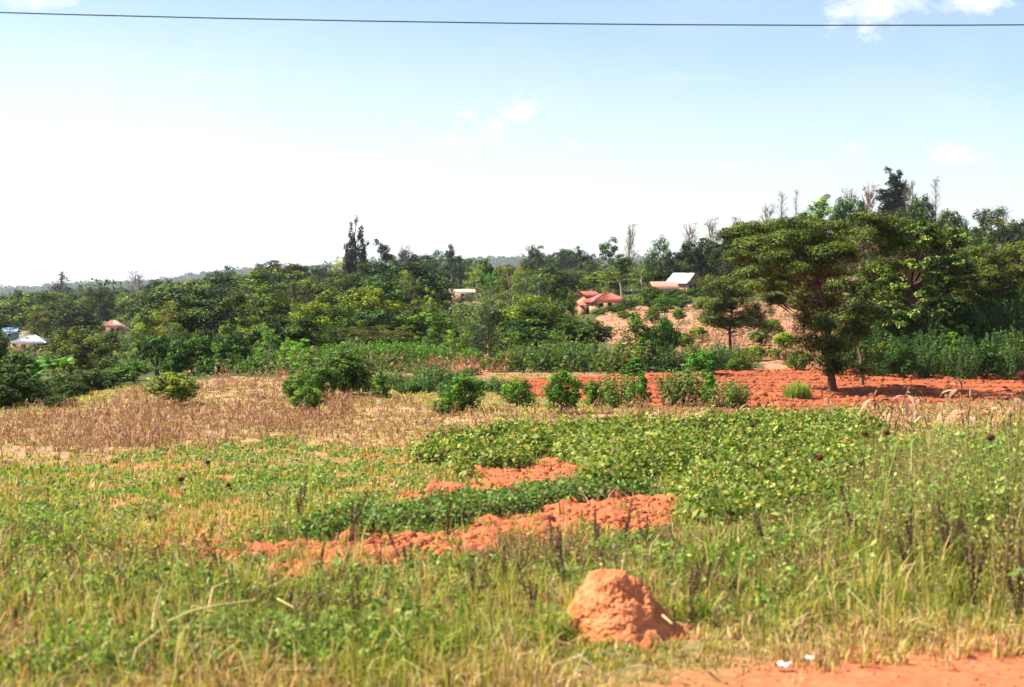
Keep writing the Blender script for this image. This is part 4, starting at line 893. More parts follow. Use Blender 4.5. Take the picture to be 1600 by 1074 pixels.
for i, (px, top, w) in enumerate(lowc):
    plant('hedge', px, top, w, 'low grey-green shrub in the bed between the field bushes, %s from the left' % ORD[sorted(q[0] for q in lowc).index(px)], (1.05, 1.25, 1.0), d=50+(i % 4)*1.5-(4 if top > 595 else 0), group='low grey-green crop shrubs')
und = [(1410,470),(1450,466),(1495,462),(1535,466),(1575,458),(1370,486),(1345,520),(1372,512),(1400,505),(1428,498),(1456,494),(1482,490),(1510,488),(1538,492),(1566,484),(1592,478),(1360,545),(1390,540),(1420,536),(1452,530),(1484,534),(1516,538),(1548,530),(1580,528),(1406,552),(1440,554),(1475,552),(1505,556),(1540,552),(1572,552),(1600,548),(1375,558)]
for i, (px, top) in enumerate(und):
    plant('hedge' if i % 4 else 'bush', px, top-14, 50 if top > 525 else 58, '%s shrub in the thicket under the right-hand trees, %s from the left' % ('blue-green' if i % 4 else 'dark', ORD[sorted(q[0] for q in und).index(px)]), [(.62, .78, .62), (.6, .8, .72), (.9, 1.05, .7)][i % 3], d=(76 if top < 475 else 60 if top > 545 else 63 if top > 525 else 68)+(i % 3), group='thicket shrubs at the right')

# ---- hero trees of the right-hand side, each with its own crown
def hero(name, label, px, base_d, clumps_px, top, trunk_r, nleaf, size, cols, seed, lean_px=0, bark=(.13, .065, .045), tr=.86, trunk_h_px=None, dspread=1.0, dbl=True, **kw):
    x, y, z = ground_at(px, base_d); s = base_d/F; g = np.random.default_rng(seed); cl = []
    for (cx, cy, rx, ry) in list(clumps_px)+[(a+g.uniform(-14, 14), b+g.uniform(-5, 8), c, d_) for a, b, c, d_ in clumps_px][::1 if dbl else 1000]:
        X = (cx-px)*s; Zc = ztop(cy, base_d)-z; depth = g.uniform(-1, 1)*dspread; cl.append((X, depth, Zc, rx*s, max(rx, ry)*s*.9, ry*s))
    H = ztop(trunk_h_px or top, base_d)-z
    tb, cb = tree_proto(H, trunk_r, cl, nleaf, size, cols, seed, bark=bark, trunk_top=tr, lean=(lean_px*s, 0), **kw)
    e = empty(name, (x, y, z)); part('trunk', tb.mesh('trunk', M_BARK, True), e); part('crown', cb.mesh('crown', M_LEAF), e); props(e, label, 'tree'); return e
g = np.random.default_rng(77)
ac = []
for (cx, cy, rx, ry) in [(1150,366,30,10),(1190,356,34,11),(1230,352,36,11),(1275,352,36,11),(1318,350,36,11),(1358,356,30,11),(1170,384,34,11),(1215,376,36,12),(1262,372,36,12),(1306,372,36,12),(1350,376,34,12),
    (1138,402,26,9),(1180,406,32,11),(1228,400,34,12),(1278,396,34,12),(1326,398,34,12),(1375,390,26,10),(1160,428,28,10),(1205,424,30,11),(1255,420,32,12),(1305,424,32,12),(1350,424,28,12),(1195,448,26,9),(1240,446,28,11),(1290,450,30,12),(1335,452,28,12),
    (1270,478,28,13),(1312,480,28,14),(1345,488,24,12),(1255,505,22,14),(1290,510,28,16),(1325,516,26,16),(1262,535,20,16),(1298,545,26,18),(1330,550,20,15),(1280,570,22,13),(1310,574,20,12),(1245,560,14,10),(1225,470,20,8),(1385,372,20,9)]:
    ac.append((cx, cy, rx*1.05, ry*1.35))
hero('acacia_tree', 'great spreading flat-topped acacia with a reddish trunk at the ploughed field', 1302, 50, ac, 345, .15, 150000, .105, ((.040, .062, .010), (.165, .215, .030), .42), 5001, lean_px=-28, trunk_h_px=380, dspread=3.4, nsub=18, up=1.0, asp=.42, rnd=.55, kw_br=.2)
bl = []
for i in range(76):
    a = g.uniform(0, 2*pi); r = sqrt(g.uniform(0, 1)); bl.append((1432+76*r*cos(a), 444+92*r*sin(a), g.uniform(13, 22), g.uniform(8, 13)))
hero('broadleaf_tree', 'large leafy tree with bright yellow-green tufts right of the great acacia', 1425, 70, bl, 350, .22, 60000, .17, ((.036, .070, .013), (.27, .36, .050), .42), 5002, dspread=3.4, trunk_h_px=420, nsub=6, up=.8, asp=.6, rnd=.5, kw_br=.2)
rt = [(1556+g.uniform(-48, 60), 385+g.uniform(0, 125), g.uniform(18, 30), g.uniform(8, 13)) for i in range(44)]
hero('acacia_tree', 'layered olive acacia at the right edge behind the thicket', 1560, 73, rt, 380, .17, 70000, .125, ((.042, .062, .011), (.20, .23, .034), .4), 5003, dspread=2.6, trunk_h_px=420, nsub=12, up=1.1, asp=.42, rnd=.5, kw_br=.2)
s2 = [(1140+g.uniform(-1, 1)*(34+24*k), 440+k*72, g.uniform(14, 23), g.uniform(7, 11)) for k in g.uniform(0, 1, 46)]
hero('acacia_tree', 'small feathery olive acacia on the slope left of the great acacia', 1141, 78, s2, 434, .12, 52000, .125, ((.07, .095, .018), (.22, .24, .045), .45), 5004, dspread=2.0, trunk_h_px=470, nsub=10, up=.9, asp=.34, rnd=.55, kw_br=.2)
bb = [(1500+g.uniform(-26, 26), 400+g.uniform(0, 90), g.uniform(12, 20), g.uniform(8, 14)) for i in range(24)]
hero('leafy_tree', 'shady tree between the tufted leafy tree and right-edge acacia', 1500, 78, bb, 395, .2, 26000, .19, ((.04, .075, .016), (.11, .16, .03), .35), 5005, dspread=2.4, trunk_h_px=440, nsub=7)
# thin leaning trunk right of the acacia
def leaner():
    x, y, z = ground_at(1348, 54); mb = MB(); s = 54/F; add_tube(mb, [(0, 0, -.1), (-.15*s*20, 0, 45*s), (-20*s, .1, 105*s)], [.09, .07, .03], (.25, .13, .08), 6)
    e = empty('leaning_tree', (x, y, z)); part('trunk', mb.mesh('trunk', M_BARK, True), e); cb = MB(); g = np.random.default_rng(9)
    for k in range(6): clump_leaves(cb, (g.normal(-.5, .4), g.normal(0, .4), 2.6+g.uniform(-.3, .6)), (.5, .5, .25), 350, .10, MD, g)
    part('crown', cb.mesh('crown', M_LEAF), e); props(e, 'thin tree with a bare slanting trunk right of the great acacia trunk', 'tree')
leaner()

# ---- trees filling the wood between the ones above
SKY = [(0,468),(60,452),(150,452),(250,446),(330,432),(420,418),(520,422),(620,408),(720,404),(830,410),(930,412),(1020,412),(1110,392),(1200,352),(1300,342),(1400,345),(1500,358),(1600,372)]
def skyl(px): return float(np.interp(px, [a for a, b in SKY], [b for a, b in SKY]))
land = [(98,'spiky dark brownish tree'),(209,'yellow-green round tree'),(301,'olive pointed tree'),(368,'grey-green conifer'),(435,'broad rounded tree'),(503,'purple-brown tree'),(568,'tall cypress'),(640,'slim yellow-green tree'),(706,'lone leafy tuft'),(781,'rusty tin roof'),(866,'large domed tree'),(953,'red roofs'),(1094,'white roofs'),(1278,'stepped ridge tree'),(1398,'ridge cypress'),(1548,'wide dark ridge tree')]
HBOX = [(16,84,524,550,172),(4,30,512,532,230),(148,208,496,520,228),(700,744,450,464,252),(903,982,455,484,160),(1012,1120,424,462,188)]
for (e, kind, x, y, H, W) in PLANTS:
    q, tp = proj(x, y, e.location.z+H); hw_ = W/2/y*F; bt = float(proj(x, y, e.location.z)[1])
    for (a0, a1, b0, b1, hd) in HBOX:
        if y < hd and q+hw_ > a0+4 and q-hw_ < a1-4 and tp < b1-3 and bt > b0: print('covers house', (a0, b0), int(q), int(tp), int(bt), kind, e.get('label'))
fr = random.Random(41); nf = 0; used_l = {}
for band, (d0, d1, hh, step) in enumerate([(76,92,(2.6,4.2),70),(95,118,(3.6,5.6),66),(122,150,(5,7.5),58),(155,195,(6.5,9.5),52),(205,265,(8,11.5),42),(280,350,(9,12.5),36)]):
    px = -60 + band*9
    while px < (930 if band < 1 else 1680 if band < 5 else 1130):
        q = px+fr.uniform(-12, 12); d = fr.uniform(d0, d1); H = fr.uniform(*hh)
        kind = fr.choices(['clumpy', 'mango', 'airy', 'pine', 'flattop'], [5, 4, 2.4, .7, .1])[0]
        W = H/ASP[kind]*fr.uniform(1.0, 1.35); x, y, z = ground_at(q, d); tp = float(proj(x, y, z+H)[1]); lim = skyl(q)+fr.uniform(2, 24)
        skip = (850 < q < 1330 and d < 150) or (q > 1330 and tp < 395) or (885 < q < 1190 and d < 205) or (690 < q < 760 and 150 < d < 250)
        if tp < lim: H = max(2.0, H-(lim-tp)/F*d)
        q0, q1 = q-W/2/d*F, q+W/2/d*F; tp = float(proj(x, y, z+H)[1]); bt = float(proj(x, y, z)[1])
        for (a0, a1, b0, b1, hd) in HBOX: skip = skip or (d < hd and q1 > a0 and q0 < a1 and tp < b1 and bt > b0)
        if not skip and H > 1.9:
            near = min(land, key=lambda a: abs(a[0]-q))[1]; rel = ['at the front of', 'low in', 'in the middle of', 'inside', 'high in', 'at the back of'][band]
            colr, tint = fr.choice([('dark', DR), ('dark', (.85, .9, .8)), ('deep green', (.85, 1.05, .85)), ('mid green', (1.15, 1.2, .95)), ('olive', OL), ('light green', (1.5, 1.6, 1.0)), ('bluish', BL), ('deep green', (.9, 1.0, .9)), ('yellow-green', (2.0, 1.8, 1.0)), ('yellow-green', (1.7, 1.7, .9))])
            kn = {'clumpy': 'clumpy-crowned tree', 'mango': 'round tree', 'airy': 'loose-crowned tree', 'pine': 'feathery tree', 'flattop': 'flat-crowned tree'}[kind]
            key = (colr, kn, rel, near); used_l[key] = used_l.get(key, 0)+1
            lab = '%s %s %s the wood near the %s' % (colr, kn, rel, near)
            if used_l[key] > 1: lab = '%s %s %s %s wood near the %s' % (ORD[used_l[key]-1], colr, kn, rel, near)
            plant_at(kind, x, y, z, H, W, lab, tint, 'trees filling the wood'); nf += 1
        px += step*fr.uniform(.8, 1.2)*(.72 if q < 520 else 1)
print('fillers', nf, 'plants', len(PLANTS))

for (e, kind, x, y, H, W) in PLANTS:
    pass
# ------------------------------------------------------------------ undergrowth and far woodland
g = np.random.default_rng(21)
def undergrowth():
    mb = MB(); n = 70000; th = np.radians(g.uniform(-29, 29, n)); d = np.exp(g.uniform(math.log(58), math.log(420), n)); x = d*np.tan(th); y = d; Z = zones(x, y); px, py = Z['px'], Z['py']
    fb = fbm(x*.05, y*.05, 201, 3)
    k = ~(Z['hill'] | Z['plow'] | Z['pink'] | Z['maize'] | Z['straw']) & (fbm(x*.09, y*.09, 202, 3) > .40)
    k &= ~((px > 760) & (y < 63)) & ~((px < 760) & (py > 588)) & ~((px > 930) & (px < 1250) & (y > 66) & (y < 200))
    for hx, hd, r in HOUSE_CLEAR: k &= ~((np.abs(px-hx) < r) & (y > hd-30) & (y < hd+10))
    x, y = x[k], y[k]; N = len(x); p = put(x, y); p[:, 2] += np.abs(g.normal(0, .9, N))*np.clip(y/120, .35, 1.3)
    nrm = g.normal(0, .5, (N, 3)); nrm[:, 2] += .9
    for rep in range(3):
        q = p+g.normal(0, .35, (N, 3)); q[:, 2] = np.maximum(q[:, 2], p[:, 2]*0+terr(q[:, 0], q[:, 1])+.03)
        add_leaves(mb, q, nrm+g.normal(0, .4, (N, 3)), (.14+.0022*y)*g.uniform(.6, 1.4, N), mixpal([(.055, .10, .02), (.11, .17, .035), (.19, .22, .06), (.25, .17, .08)], [4, 3, 1, .5], N, g), .5, .1, g)
    props(mb.build('undergrowth', M_GRASS), 'low bushy undergrowth and crops covering the floor of the wood', 'undergrowth', kind='stuff')
def far_wood():
    mb = MB()
    for (n, d0, d1, hs, ws, m) in ((2600, 480, 2300, (4, 8), (.7, 1.1), 60), (12500, 2500, 3720, (6, 12), (.9, 1.5), 26)):
        th = np.radians(g.uniform(-29, 29, n)); d = g.uniform(d0, d1, n); x = d*np.tan(th); y = d
        k = fbm(x/160, y/160, 301, 3) > .30; x, y = x[k], y[k]; N = len(x)
        H = g.uniform(*hs, N)*(1+.7*(g.uniform(0, 1, N) > .97)); W = H*g.uniform(*ws, N); b = put(x, y)
        base = vary((.06, .085, .032), N, .22, .08, g)
        q = unit(g.normal(size=(N, m, 3)))*g.uniform(.4, 1, (N, m, 1))**.4; q[..., 2] = q[..., 2]*.5+.52
        P = b[:, None]+q*np.stack([W*.5, W*.5, H], 1)[:, None]*g.uniform(.8, 1.15, (N, m, 1))
        nrm = q-np.array([0, 0, .3])+g.normal(0, .4, (N, m, 3))
        col = np.repeat(base, m, 0)*np.exp(g.normal(0, .22, (N*m, 1)))
        add_leaves(mb, P.reshape(-1, 3), nrm.reshape(-1, 3), np.repeat(W*(.20 if m > 40 else .36), m)*g.uniform(.6, 1.3, N*m), col, .8, .1, g)
    props(mb.build('distant_woodland', M_GRASS), 'far wooded hills fading to blue behind the village', 'woodland', kind='stuff')
# ------------------------------------------------------------------ houses
def roof_slab(mb, a, b, c, d, col, th=.05, n=26, amp=.025):
    """corrugated sheet between eave a-b and ridge d-c"""
    a, b, c, d = [np.array(q, float) for q in (a, b, c, d)]; nrm = unit(np.cross(b-a, d-a)[None])[0]
    if nrm[2] < 0: nrm = -nrm
    t = np.linspace(0, 1, n*4+1)[:, None]; w = nrm*(amp*np.sin(t*n*2*pi)); lo = a+(b-a)*t+w; hi = d+(c-d)*t+w
    m = len(t); v = np.concatenate([lo+nrm*th, hi+nrm*th, lo, hi]); i = np.arange(m-1)[:, None]
    f = np.concatenate([i+np.array([0, 1, m+1, m]), i+np.array([2*m, 3*m, 3*m+1, 2*m+1]), i+np.array([0, 2*m, 2*m+1, 1]), i+np.array([m, m+1, 3*m+1, 3*m])])
    e = np.array([[0, m, 3*m, 2*m], [m-1, 3*m-1, 4*m-1, 2*m-1+m*0]]); e[1] = [m-1, 2*m-1, 4*m-1, 3*m-1]
    mb.add(v, np.concatenate([f, e]), vary(col, 1, 0.01, .01)[0])
def house(name, label, px, d, L, D, hw, hr, rz, wallc, roofc, kind='gable', tin=False, doors=((0, .9),), wins=((-.5, 1), (.5, 1)), dz=0, over=.35, ridge_y=False):
    x, y, z = ground_at(px, d); e = empty(name, (x, y, z+dz), rz); props(e, label, 'house')
    wb = MB(); t = .22
    # four walls as slabs, butted end to end
    add_box(wb, -L/2, L/2, -D/2, -D/2+t, -.8, hw, wallc); add_box(wb, -L/2, L/2, D/2-t, D/2, -.8, hw, wallc)
    add_box(wb, -L/2, -L/2+t, -D/2+t, D/2-t, -.8, hw, wallc); add_box(wb, L/2-t, L/2, -D/2+t, D/2-t, -.8, hw, wallc)
    if kind == 'gable':
        for sx in (-1, 1):
            if ridge_y:   # ridge runs front-back: gable faces the viewer
                y0, y1 = (-D/2, -D/2+t) if sx < 0 else (D/2-t, D/2)
                v = [(-L/2, y0, hw+.002), (L/2, y0, hw+.002), (0, y0, hw+hr), (-L/2, y1, hw+.002), (L/2, y1, hw+.002), (0, y1, hw+hr)]
            else:
                x0, x1 = (-L/2, -L/2+t) if sx < 0 else (L/2-t, L/2)
                v = [(x0, -D/2, hw+.002), (x0, D/2, hw+.002), (x0, 0, hw+hr), (x1, -D/2, hw+.002), (x1, D/2, hw+.002), (x1, 0, hw+hr)]
            wb.add(v, [(0, 1, 2), (3, 5, 4)], wallc); wb.add(v, [(0, 3, 4, 1), (1, 4, 5, 2), (2, 5, 3, 0)], wallc)
    wb.build('wall', M_WALL, e)
    rb = MB(); o = over; m = M_TIN if tin else M_ROOF
    if kind == 'gable':
        if ridge_y:
            k = hr/(L/2); zl = hw-o*k+.03
            for sx in (-1, 1): roof_slab(rb, (sx*(L/2+o), -D/2-o, zl), (sx*(L/2+o), D/2+o, zl), (0, D/2+o, hw+hr+.03), (0, -D/2-o, hw+hr+.03), roofc)
        else:
            k = hr/(D/2); zl = hw-o*k+.03
            for sy in (-1, 1): roof_slab(rb, (-L/2-o, sy*(D/2+o), zl), (L/2+o, sy*(D/2+o), zl), (L/2+o, 0, hw+hr+.03), (-L/2-o, 0, hw+hr+.03), roofc)
    elif kind == 'hip':
        k = hr/(D/2); zl = hw-o*k+.03; X = L/2+o; Y = D/2+o; rx = max(.1, L/2-D/2); zt = hw+hr+.03
        for q in [((-X, -Y, zl), (X, -Y, zl), (rx, 0, zt), (-rx, 0, zt)), ((X, Y, zl), (-X, Y, zl), (-rx, 0, zt), (rx, 0, zt)), ((X, -Y, zl), (X, Y, zl), (rx, .01, zt), (rx, -.01, zt)), ((-X, Y, zl), (-X, -Y, zl), (-rx, -.01, zt), (-rx, .01, zt))]: roof_slab(rb, *q, roofc)
        cap = MB()
        for a, b in [((-X, -Y, zl+.08), (-rx, 0, zt+.08)), ((X, -Y, zl+.08), (rx, 0, zt+.08)), ((-rx, 0, zt+.08), (rx, 0, zt+.08)), ((-X, Y, zl+.08), (-rx, 0, zt+.08)), ((X, Y, zl+.08), (rx, 0, zt+.08))]: add_tube(rb, [a, b], .07, np.array(roofc)*.9+.06, 6)
    elif kind == 'shed':
        roof_slab(rb, (-L/2-o, -D/2-o, hw+.03), (L/2+o, -D/2-o, hw+.03), (L/2+o, D/2+o, hw+hr), (-L/2-o, D/2+o, hw+hr), roofc)
    rb.build('roof', m, e)
    for (fx, w) in doors:
        b = MB(); add_box(b, fx*L/2-w/2, fx*L/2+w/2, -D/2-.05, -D/2-.003, -.1, hw*.84, (.10, .05, .035)); b.build('door', M_WALL, e)
    for (fx, w) in wins:
        b = MB(); cx = fx*L/2; add_box(b, cx-w/2-.08, cx+w/2+.08, -D/2-.04, -D/2-.003, hw*.38, hw*.82, (.5, .42, .34)); wo = b.build('window', M_WALL, e)
        b = MB(); add_box(b, cx-w/2, cx+w/2, -D/2-.06, -D/2-.043, hw*.42, hw*.78, (.03, .035, .04)); b.build('pane', M_TIN, wo)
    return e
RED = (.42, .085, .06); ORW = (.52, .24, .12)
HOUSE_CLEAR = [(50,175,34),(18,235,16),(176,230,24),(722,255,26),(948,165,50),(1032,190,30),(1085,195,45)]
HS = 1.0
def houses():
    house('hip_roof_house', 'low house with a wide faded red hip roof at the top of the slope field', 949, 165, 4.7, 3.8, 1.15, .95, .2, (.55, .36, .20), RED, 'hip', doors=((-.1, .55),), wins=((-.6, .5), (.5, .5)), over=.4, dz=.25)
    house('red_roof_house', 'small house with orange wall and red roof left of the hip-roofed house', 918, 173, 2.3, 2.6, 1.75, .65, .7, ORW, RED, 'gable', doors=(), wins=((.3, .45),), dz=.3)
    house('lean_to_shed', 'little shed with red sheet roof in front of the orange walled house', 914, 166, 1.6, 1.2, .9, .35, .35, (.40, .20, .12), (.40, .09, .07), 'shed', doors=((.2, .5),), wins=(), over=.2, dz=.2)
    house('brown_house', 'small brown walled house with a faded pinkish gable roof', 1036, 190, 3.5, 3.0, 1.15, .95, .15, (.20, .10, .07), (.50, .26, .19), 'gable', doors=((.5, .55),), wins=((-.4, .5),), dz=.4)
    house('gable_house', 'orange gabled house with a bright white sheet roof', 1069, 195, 3.0, 4.4, 1.7, 1.35, .62, (.60, .32, .17), (.80, .84, .92), 'gable', tin=True, doors=((0.1, .55),), wins=((-.5, .5),), ridge_y=True, dz=.35)
    house('brick_gable_house', 'house with white sheet roof and dark red end gable beside the orange one', 1099, 198, 2.8, 4.2, 1.9, 1.2, .75, (.34, .12, .08), (.80, .84, .92), 'gable', tin=True, doors=((.3, .5),), wins=((-.4, .45),), ridge_y=True, dz=.7)
    house('rusty_roof_house', 'house with a long low rusty tin roof deep in the wood', 722, 255, 4.6, 3.0, 1.6, .6, .1, (.42, .30, .20), (.56, .46, .36), 'gable', doors=((0, .6),), wins=((.6, .5),), dz=.3)
    house('white_roof_house', 'house with a low white hip roof and brick wall at the left', 50, 175, 4.4, 3.4, 1.2, .85, .1, (.34, .16, .10), (.80, .82, .86), 'hip', tin=True, doors=((.5, .55),), wins=((-.3, .5),), over=.25, dz=.2)
    house('blue_roof_house', 'tiny pale blue roofed house at the left edge', 17, 235, 2.2, 2.2, 1.6, .7, .2, (.5, .5, .5), (.40, .56, .74), 'gable', tin=True, doors=(), wins=((0, .5),))
    house('flat_grey_house', 'small grey flat-roofed house behind the white roofed one', 45, 225, 2.3, 2.4, 1.35, .25, .0, (.4, .33, .28), (.55, .52, .50), 'shed', tin=True, doors=(), wins=((0, .5),), over=.15, dz=.2)
    house('pink_roof_house', 'house with a salmon pink hip roof among the left trees', 177, 230, 4.2, 3.6, 1.3, 1.0, .2, (.55, .30, .22), (.66, .30, .25), 'hip', doors=((0, .6),), wins=((.5, .5),), dz=.4)
    for i, (px, d, c) in enumerate(((383, 3330, RED), (404, 3380, (.6, .5, .45)), (352, 3300, (.55, .5, .5)))):
        house('distant_house', ['far red roofed house on the blue hill above the grey-green conifer', 'far pale roofed house right of the far red roof', 'far grey roofed house left of the far red roof'][i], px, d, 17 if i == 0 else 12, 10, 11, 5, .2*i, (.45, .32, .25), c, 'gable', doors=(), wins=((0, 1),))
undergrowth(); far_wood(); houses()

# ------------------------------------------------------------------ dry maize, straw stalks, seed heads
def maize_mesh(seed, H=1.5):
    g = np.random.default_rng(seed); mb = MB(); sb = MB(); lean = g.normal(0, .12, 2); top = np.array([lean[0]*H, lean[1]*H, H]); brk = g.uniform(.6, 1)
    pts = [np.zeros(3)-[0, 0, .05], top*.5*brk, top*brk]; 
    if brk < .85: pts.append(top*brk+np.array([g.normal(0, .2), g.normal(0, .2), -.1]))
    add_tube(sb, pts, np.linspace(.014, .008, len(pts)), (.40, .25, .15), 5)
    for i in range(9):
        t = g.uniform(.2, 1); b = top*brk*t; a = g.uniform(0, 2*pi); L = g.uniform(.3, .62)*H/1.5; n = 6; q = np.linspace(0, 1, n); dr = g.uniform(.5, 1.7)
        r = L*(q*.75-.15*q*q); zz = L*(.35*q-dr*q*q); mid = b+np.stack([np.cos(a)*r, np.sin(a)*r, zz], 1); w = .030*np.sin(pi*np.clip(q*.9+.1, 0, 1)); tw = q*g.normal(0, 2.0)
        sd = np.stack([-np.sin(a)*np.cos(tw), np.cos(a)*np.cos(tw), np.sin(tw)], 1)*w[:, None]; v = np.stack([mid-sd, mid+sd], 1).reshape(-1, 3); k = np.arange(n-1)[:, None]*2
        mb.add(v, k+np.array([0, 1, 3, 2]), mixpal([(.60, .37, .24), (.48, .235, .16), (.30, .135, .10)], [3, 3, 1.5], 1, g)[0])
    return sb.mesh('stalk', M_DRY, True), mb.mesh('leaves', M_DRY)
MZ_ = [maize_mesh(3000+i) for i in range(9)]
MZV = []
for sm, lm in MZ_:
    def arr(me):
        v = np.empty(len(me.vertices)*3, np.float32); me.vertices.foreach_get('co', v); f = np.array([list(p.vertices) for p in me.polygons]); c = np.empty(len(me.vertices)*4, np.float32); me.color_attributes['Col'].data.foreach_get('color', c); return v.reshape(-1, 3), f, c.reshape(-1, 4)[:, :3]
    MZV.append((arr(sm), arr(lm)))
def maize_one(i, x, y, z, H, rz, tilt, label, group, fat=1.0):
    sm, lm = MZ_[i % len(MZ_)]; e = empty('maize_stalk', (x, y, z), rz); e.rotation_euler[0] = tilt; k = H/1.5; e.scale = (k*fat, k*fat, k)
    part('stalk', sm, e); part('leaves', lm, e); props(e, label, 'maize stalk', group)
def maize():
    g = np.random.default_rng(31); n = 0
    # big pale broken stalks near the right, seen clearly
    big = [(915,652,640),(932,655,640),(948,662,636),(990,660,640),(1062,662,636),(1092,662,630),(1100,664,636),(1150,664,640),(1165,660,628),(1180,664,622),(1215,662,618),(1228,660,640),(1352,672,604),(1362,672,612),(1388,674,622),(1396,672,600),(1432,668,618),(1450,672,612),(1475,664,622),(1508,668,600),(1512,672,604),(1545,668,616),(1558,676,626),(1415,660,628),(1290,662,634),(1330,664,640),(880,660,648),(1030,660,646),(1120,660,640),(1585,670,610),(860,664,650),(1250,664,636)]
    for k, (px, by, ty) in enumerate(big):
        x, y, z = hit(px, by); H = (ztop(ty, y)-z)*1.12
        maize_one(k, x, y, z, H, g.uniform(0, 6), g.normal(0, .12), 'pale broken maize stalk before the ploughed field, %s from the left' % ORD[sorted(q[0] for q in big).index(px)], 'dry maize stalks before the ploughed field', 2.0); n += 1
    x, y = scatter(60000, 24, 75, g); Z = zones(x, y); px, py = Z['px'], Z['py']
    strip = inpoly(px, py, [(690,566),(780,560),(800,590),(690,590)]) | inpoly(px, py, [(540,560),(700,560),(700,582),(545,582)])
    slope_ = (px > 1060) & (px < 1260) & (y > 68) & (y < 75)
    rows = np.sin(x*3.2+y*.5) > -.3
    pr = np.where(Z['maize'], .8*np.clip((fbm(x*.35, y*.35, 401, 3)-.42)*6, .10, 1), 0)+np.where(Z['straw'], .22, 0)+np.where(strip, .9, 0)
    k = (g.uniform(0, 1, len(x)) < pr) & ~Z['plow'] & (px > -60) & (px < 1660); x, y, px = x[k], y[k], px[k]
    kk = g.permutation(len(x))[:2300]; x, y, px = x[kk], y[kk], px[kk]
    x2, y2 = scatter(9000, 68, 150, g); Z2 = zones(x2, y2); hp = (Z2['px'] > 1020) & (Z2['px'] < 1330) & (Z2['py'] > 490) & (Z2['py'] < 580) & (fbm(x2*.08, y2*.08, 410, 3) > .47)
    x2, y2 = x2[hp][:700], y2[hp][:700]; px = np.concatenate([px, Z2['px'][hp][:700]]); x = np.concatenate([x, x2]); y = np.concatenate([y, y2])
    
    z = terr(x, y); H = (.42+.25*(y > 55)+.05*(y > 66))*g.lognormal(0, .25, len(x)); ordr = np.argsort(-(H/y)); vis = (px > 0) & (px < 1600)
    mb = MB(); cnt = 0
    for i in ordr:
        if vis[i] and n < 300:
            reg_ = 'at the left' if px[i] < 430 else 'between the field bushes' if px[i] < 860 else 'in front of the ploughed field'
            maize_one(int(g.integers(0, 9)), x[i], y[i], z[i], H[i], g.uniform(0, 6), g.normal(0, .2), 'brown withered maize stalk in the stubble %s' % reg_, 'withered maize stalks in the stubble'); n += 1
        else:
            a = g.uniform(0, 6.28); t = g.normal(0, .2); ca, sa = cos(a), sin(a); R = np.array([[ca, -sa, 0], [sa, ca, 0], [0, 0, 1]])@np.array([[1, 0, 0], [0, cos(t), -sin(t)], [0, sin(t), cos(t)]])
            for (v, f, c) in MZV[int(g.integers(0, 9))]: mb.add(v@R.T*(H[i]/1.5)*np.array([1.25, 1.25, 1])+np.array([x[i], y[i], z[i]]), f, c*np.array([1.0, .9, .85]))
    props(mb.build('maize_stubble', M_DRY), 'mass of withered maize stubble farther out in the dry field', 'maize stubble', kind='stuff')
def seed_heads():
    g = np.random.default_rng(51)
    items = [(1175,665,24,.05,'dark red seed head above the beans left of the far right stalks'),(1384,676,17,.05,'dark red seed head above the tall weeds under the pale broken stalks'),(1350,678,15,.055,'brown seed head just left of the dark red one at right'),(1280,716,15,.05,'reddish flat seed head amid the yellowish beans'),
             (1170,727,18,.04,'small reddish seed head at the near side of the beans'),(1187,734,17,.04,'small dark red seed head right of the smallest reddish one'),(1240,751,15,.045,'dark red seed head low over the bean crop edge'),(1590,587,9,.045,'large dark red seed head high at the right edge'),
             (1545,684,13,.045,'dull red seed head near the right edge of weeds'),(325,722,22,.05,'dark round seed head in the grass at the left, topmost of three'),(283,749,18,.05,'dark round seed head at the left, middle of three'),(357,758,18,.04,'dark round seed head at the left, lowest of three'),(972,696,24,.05,'dark seed head over the far bean plants above the hoed soil'),(1078,700,24,.04,'orange-brown seed head over the middle of the beans')]
    for px, py, d, r, lab in items:
        x, y, z = ground_at(px, d); H = ztop(py, d)-z; e = empty('seed_head_plant', (x, y, z)); sb = MB(); l = g.normal(0, .05, 2)
        add_tube(sb, [(l[0]*2, l[1]*2, -.03), (l[0], l[1], H*.5), (0, 0, H)], [.006, .005, .004], (.22, .15, .06), 5)
        for k in range(8):
            t = g.uniform(.2, .85); a = g.uniform(0, 6.28); add_leaves(sb, np.array([[l[0]*(1-t)+.05*cos(a), l[1]*(1-t)+.05*sin(a), H*t]]), g.normal(size=(1, 3))+[0, 0, .6], .11, vary((.2, .27, .07), 1, g=g), .35, .1, g)
        part('stem', sb.mesh('stem', M_GRASS), e); hb = MB(); n = 420; q = unit(g.normal(size=(n, 3)))
        v, f = lump_proto(2, 2, .3, 2.0); hb.add(v*r*.72*np.array([1, 1, .85])+np.array([0, 0, H]), f, (.10, .03, .025))
        p = q*r*.75*np.array([1, 1, .85]); tip = q*r*1.12*np.array([1, 1, .85]); s = unit(np.cross(q, g.normal(size=(n, 3))))*.0022; V_ = np.stack([p-s, p+s, tip], 1)+np.array([0, 0, H])
        hb.add(V_.reshape(-1, 3), np.arange(n*3).reshape(n, 3), np.repeat(vary((.22, .06, .045) if 'brown' not in lab else (.26, .13, .06), n, g=g), 3, 0)); part('seed_head', hb.mesh('seed_head', M_DRY), e); props(e, lab, 'seed head')
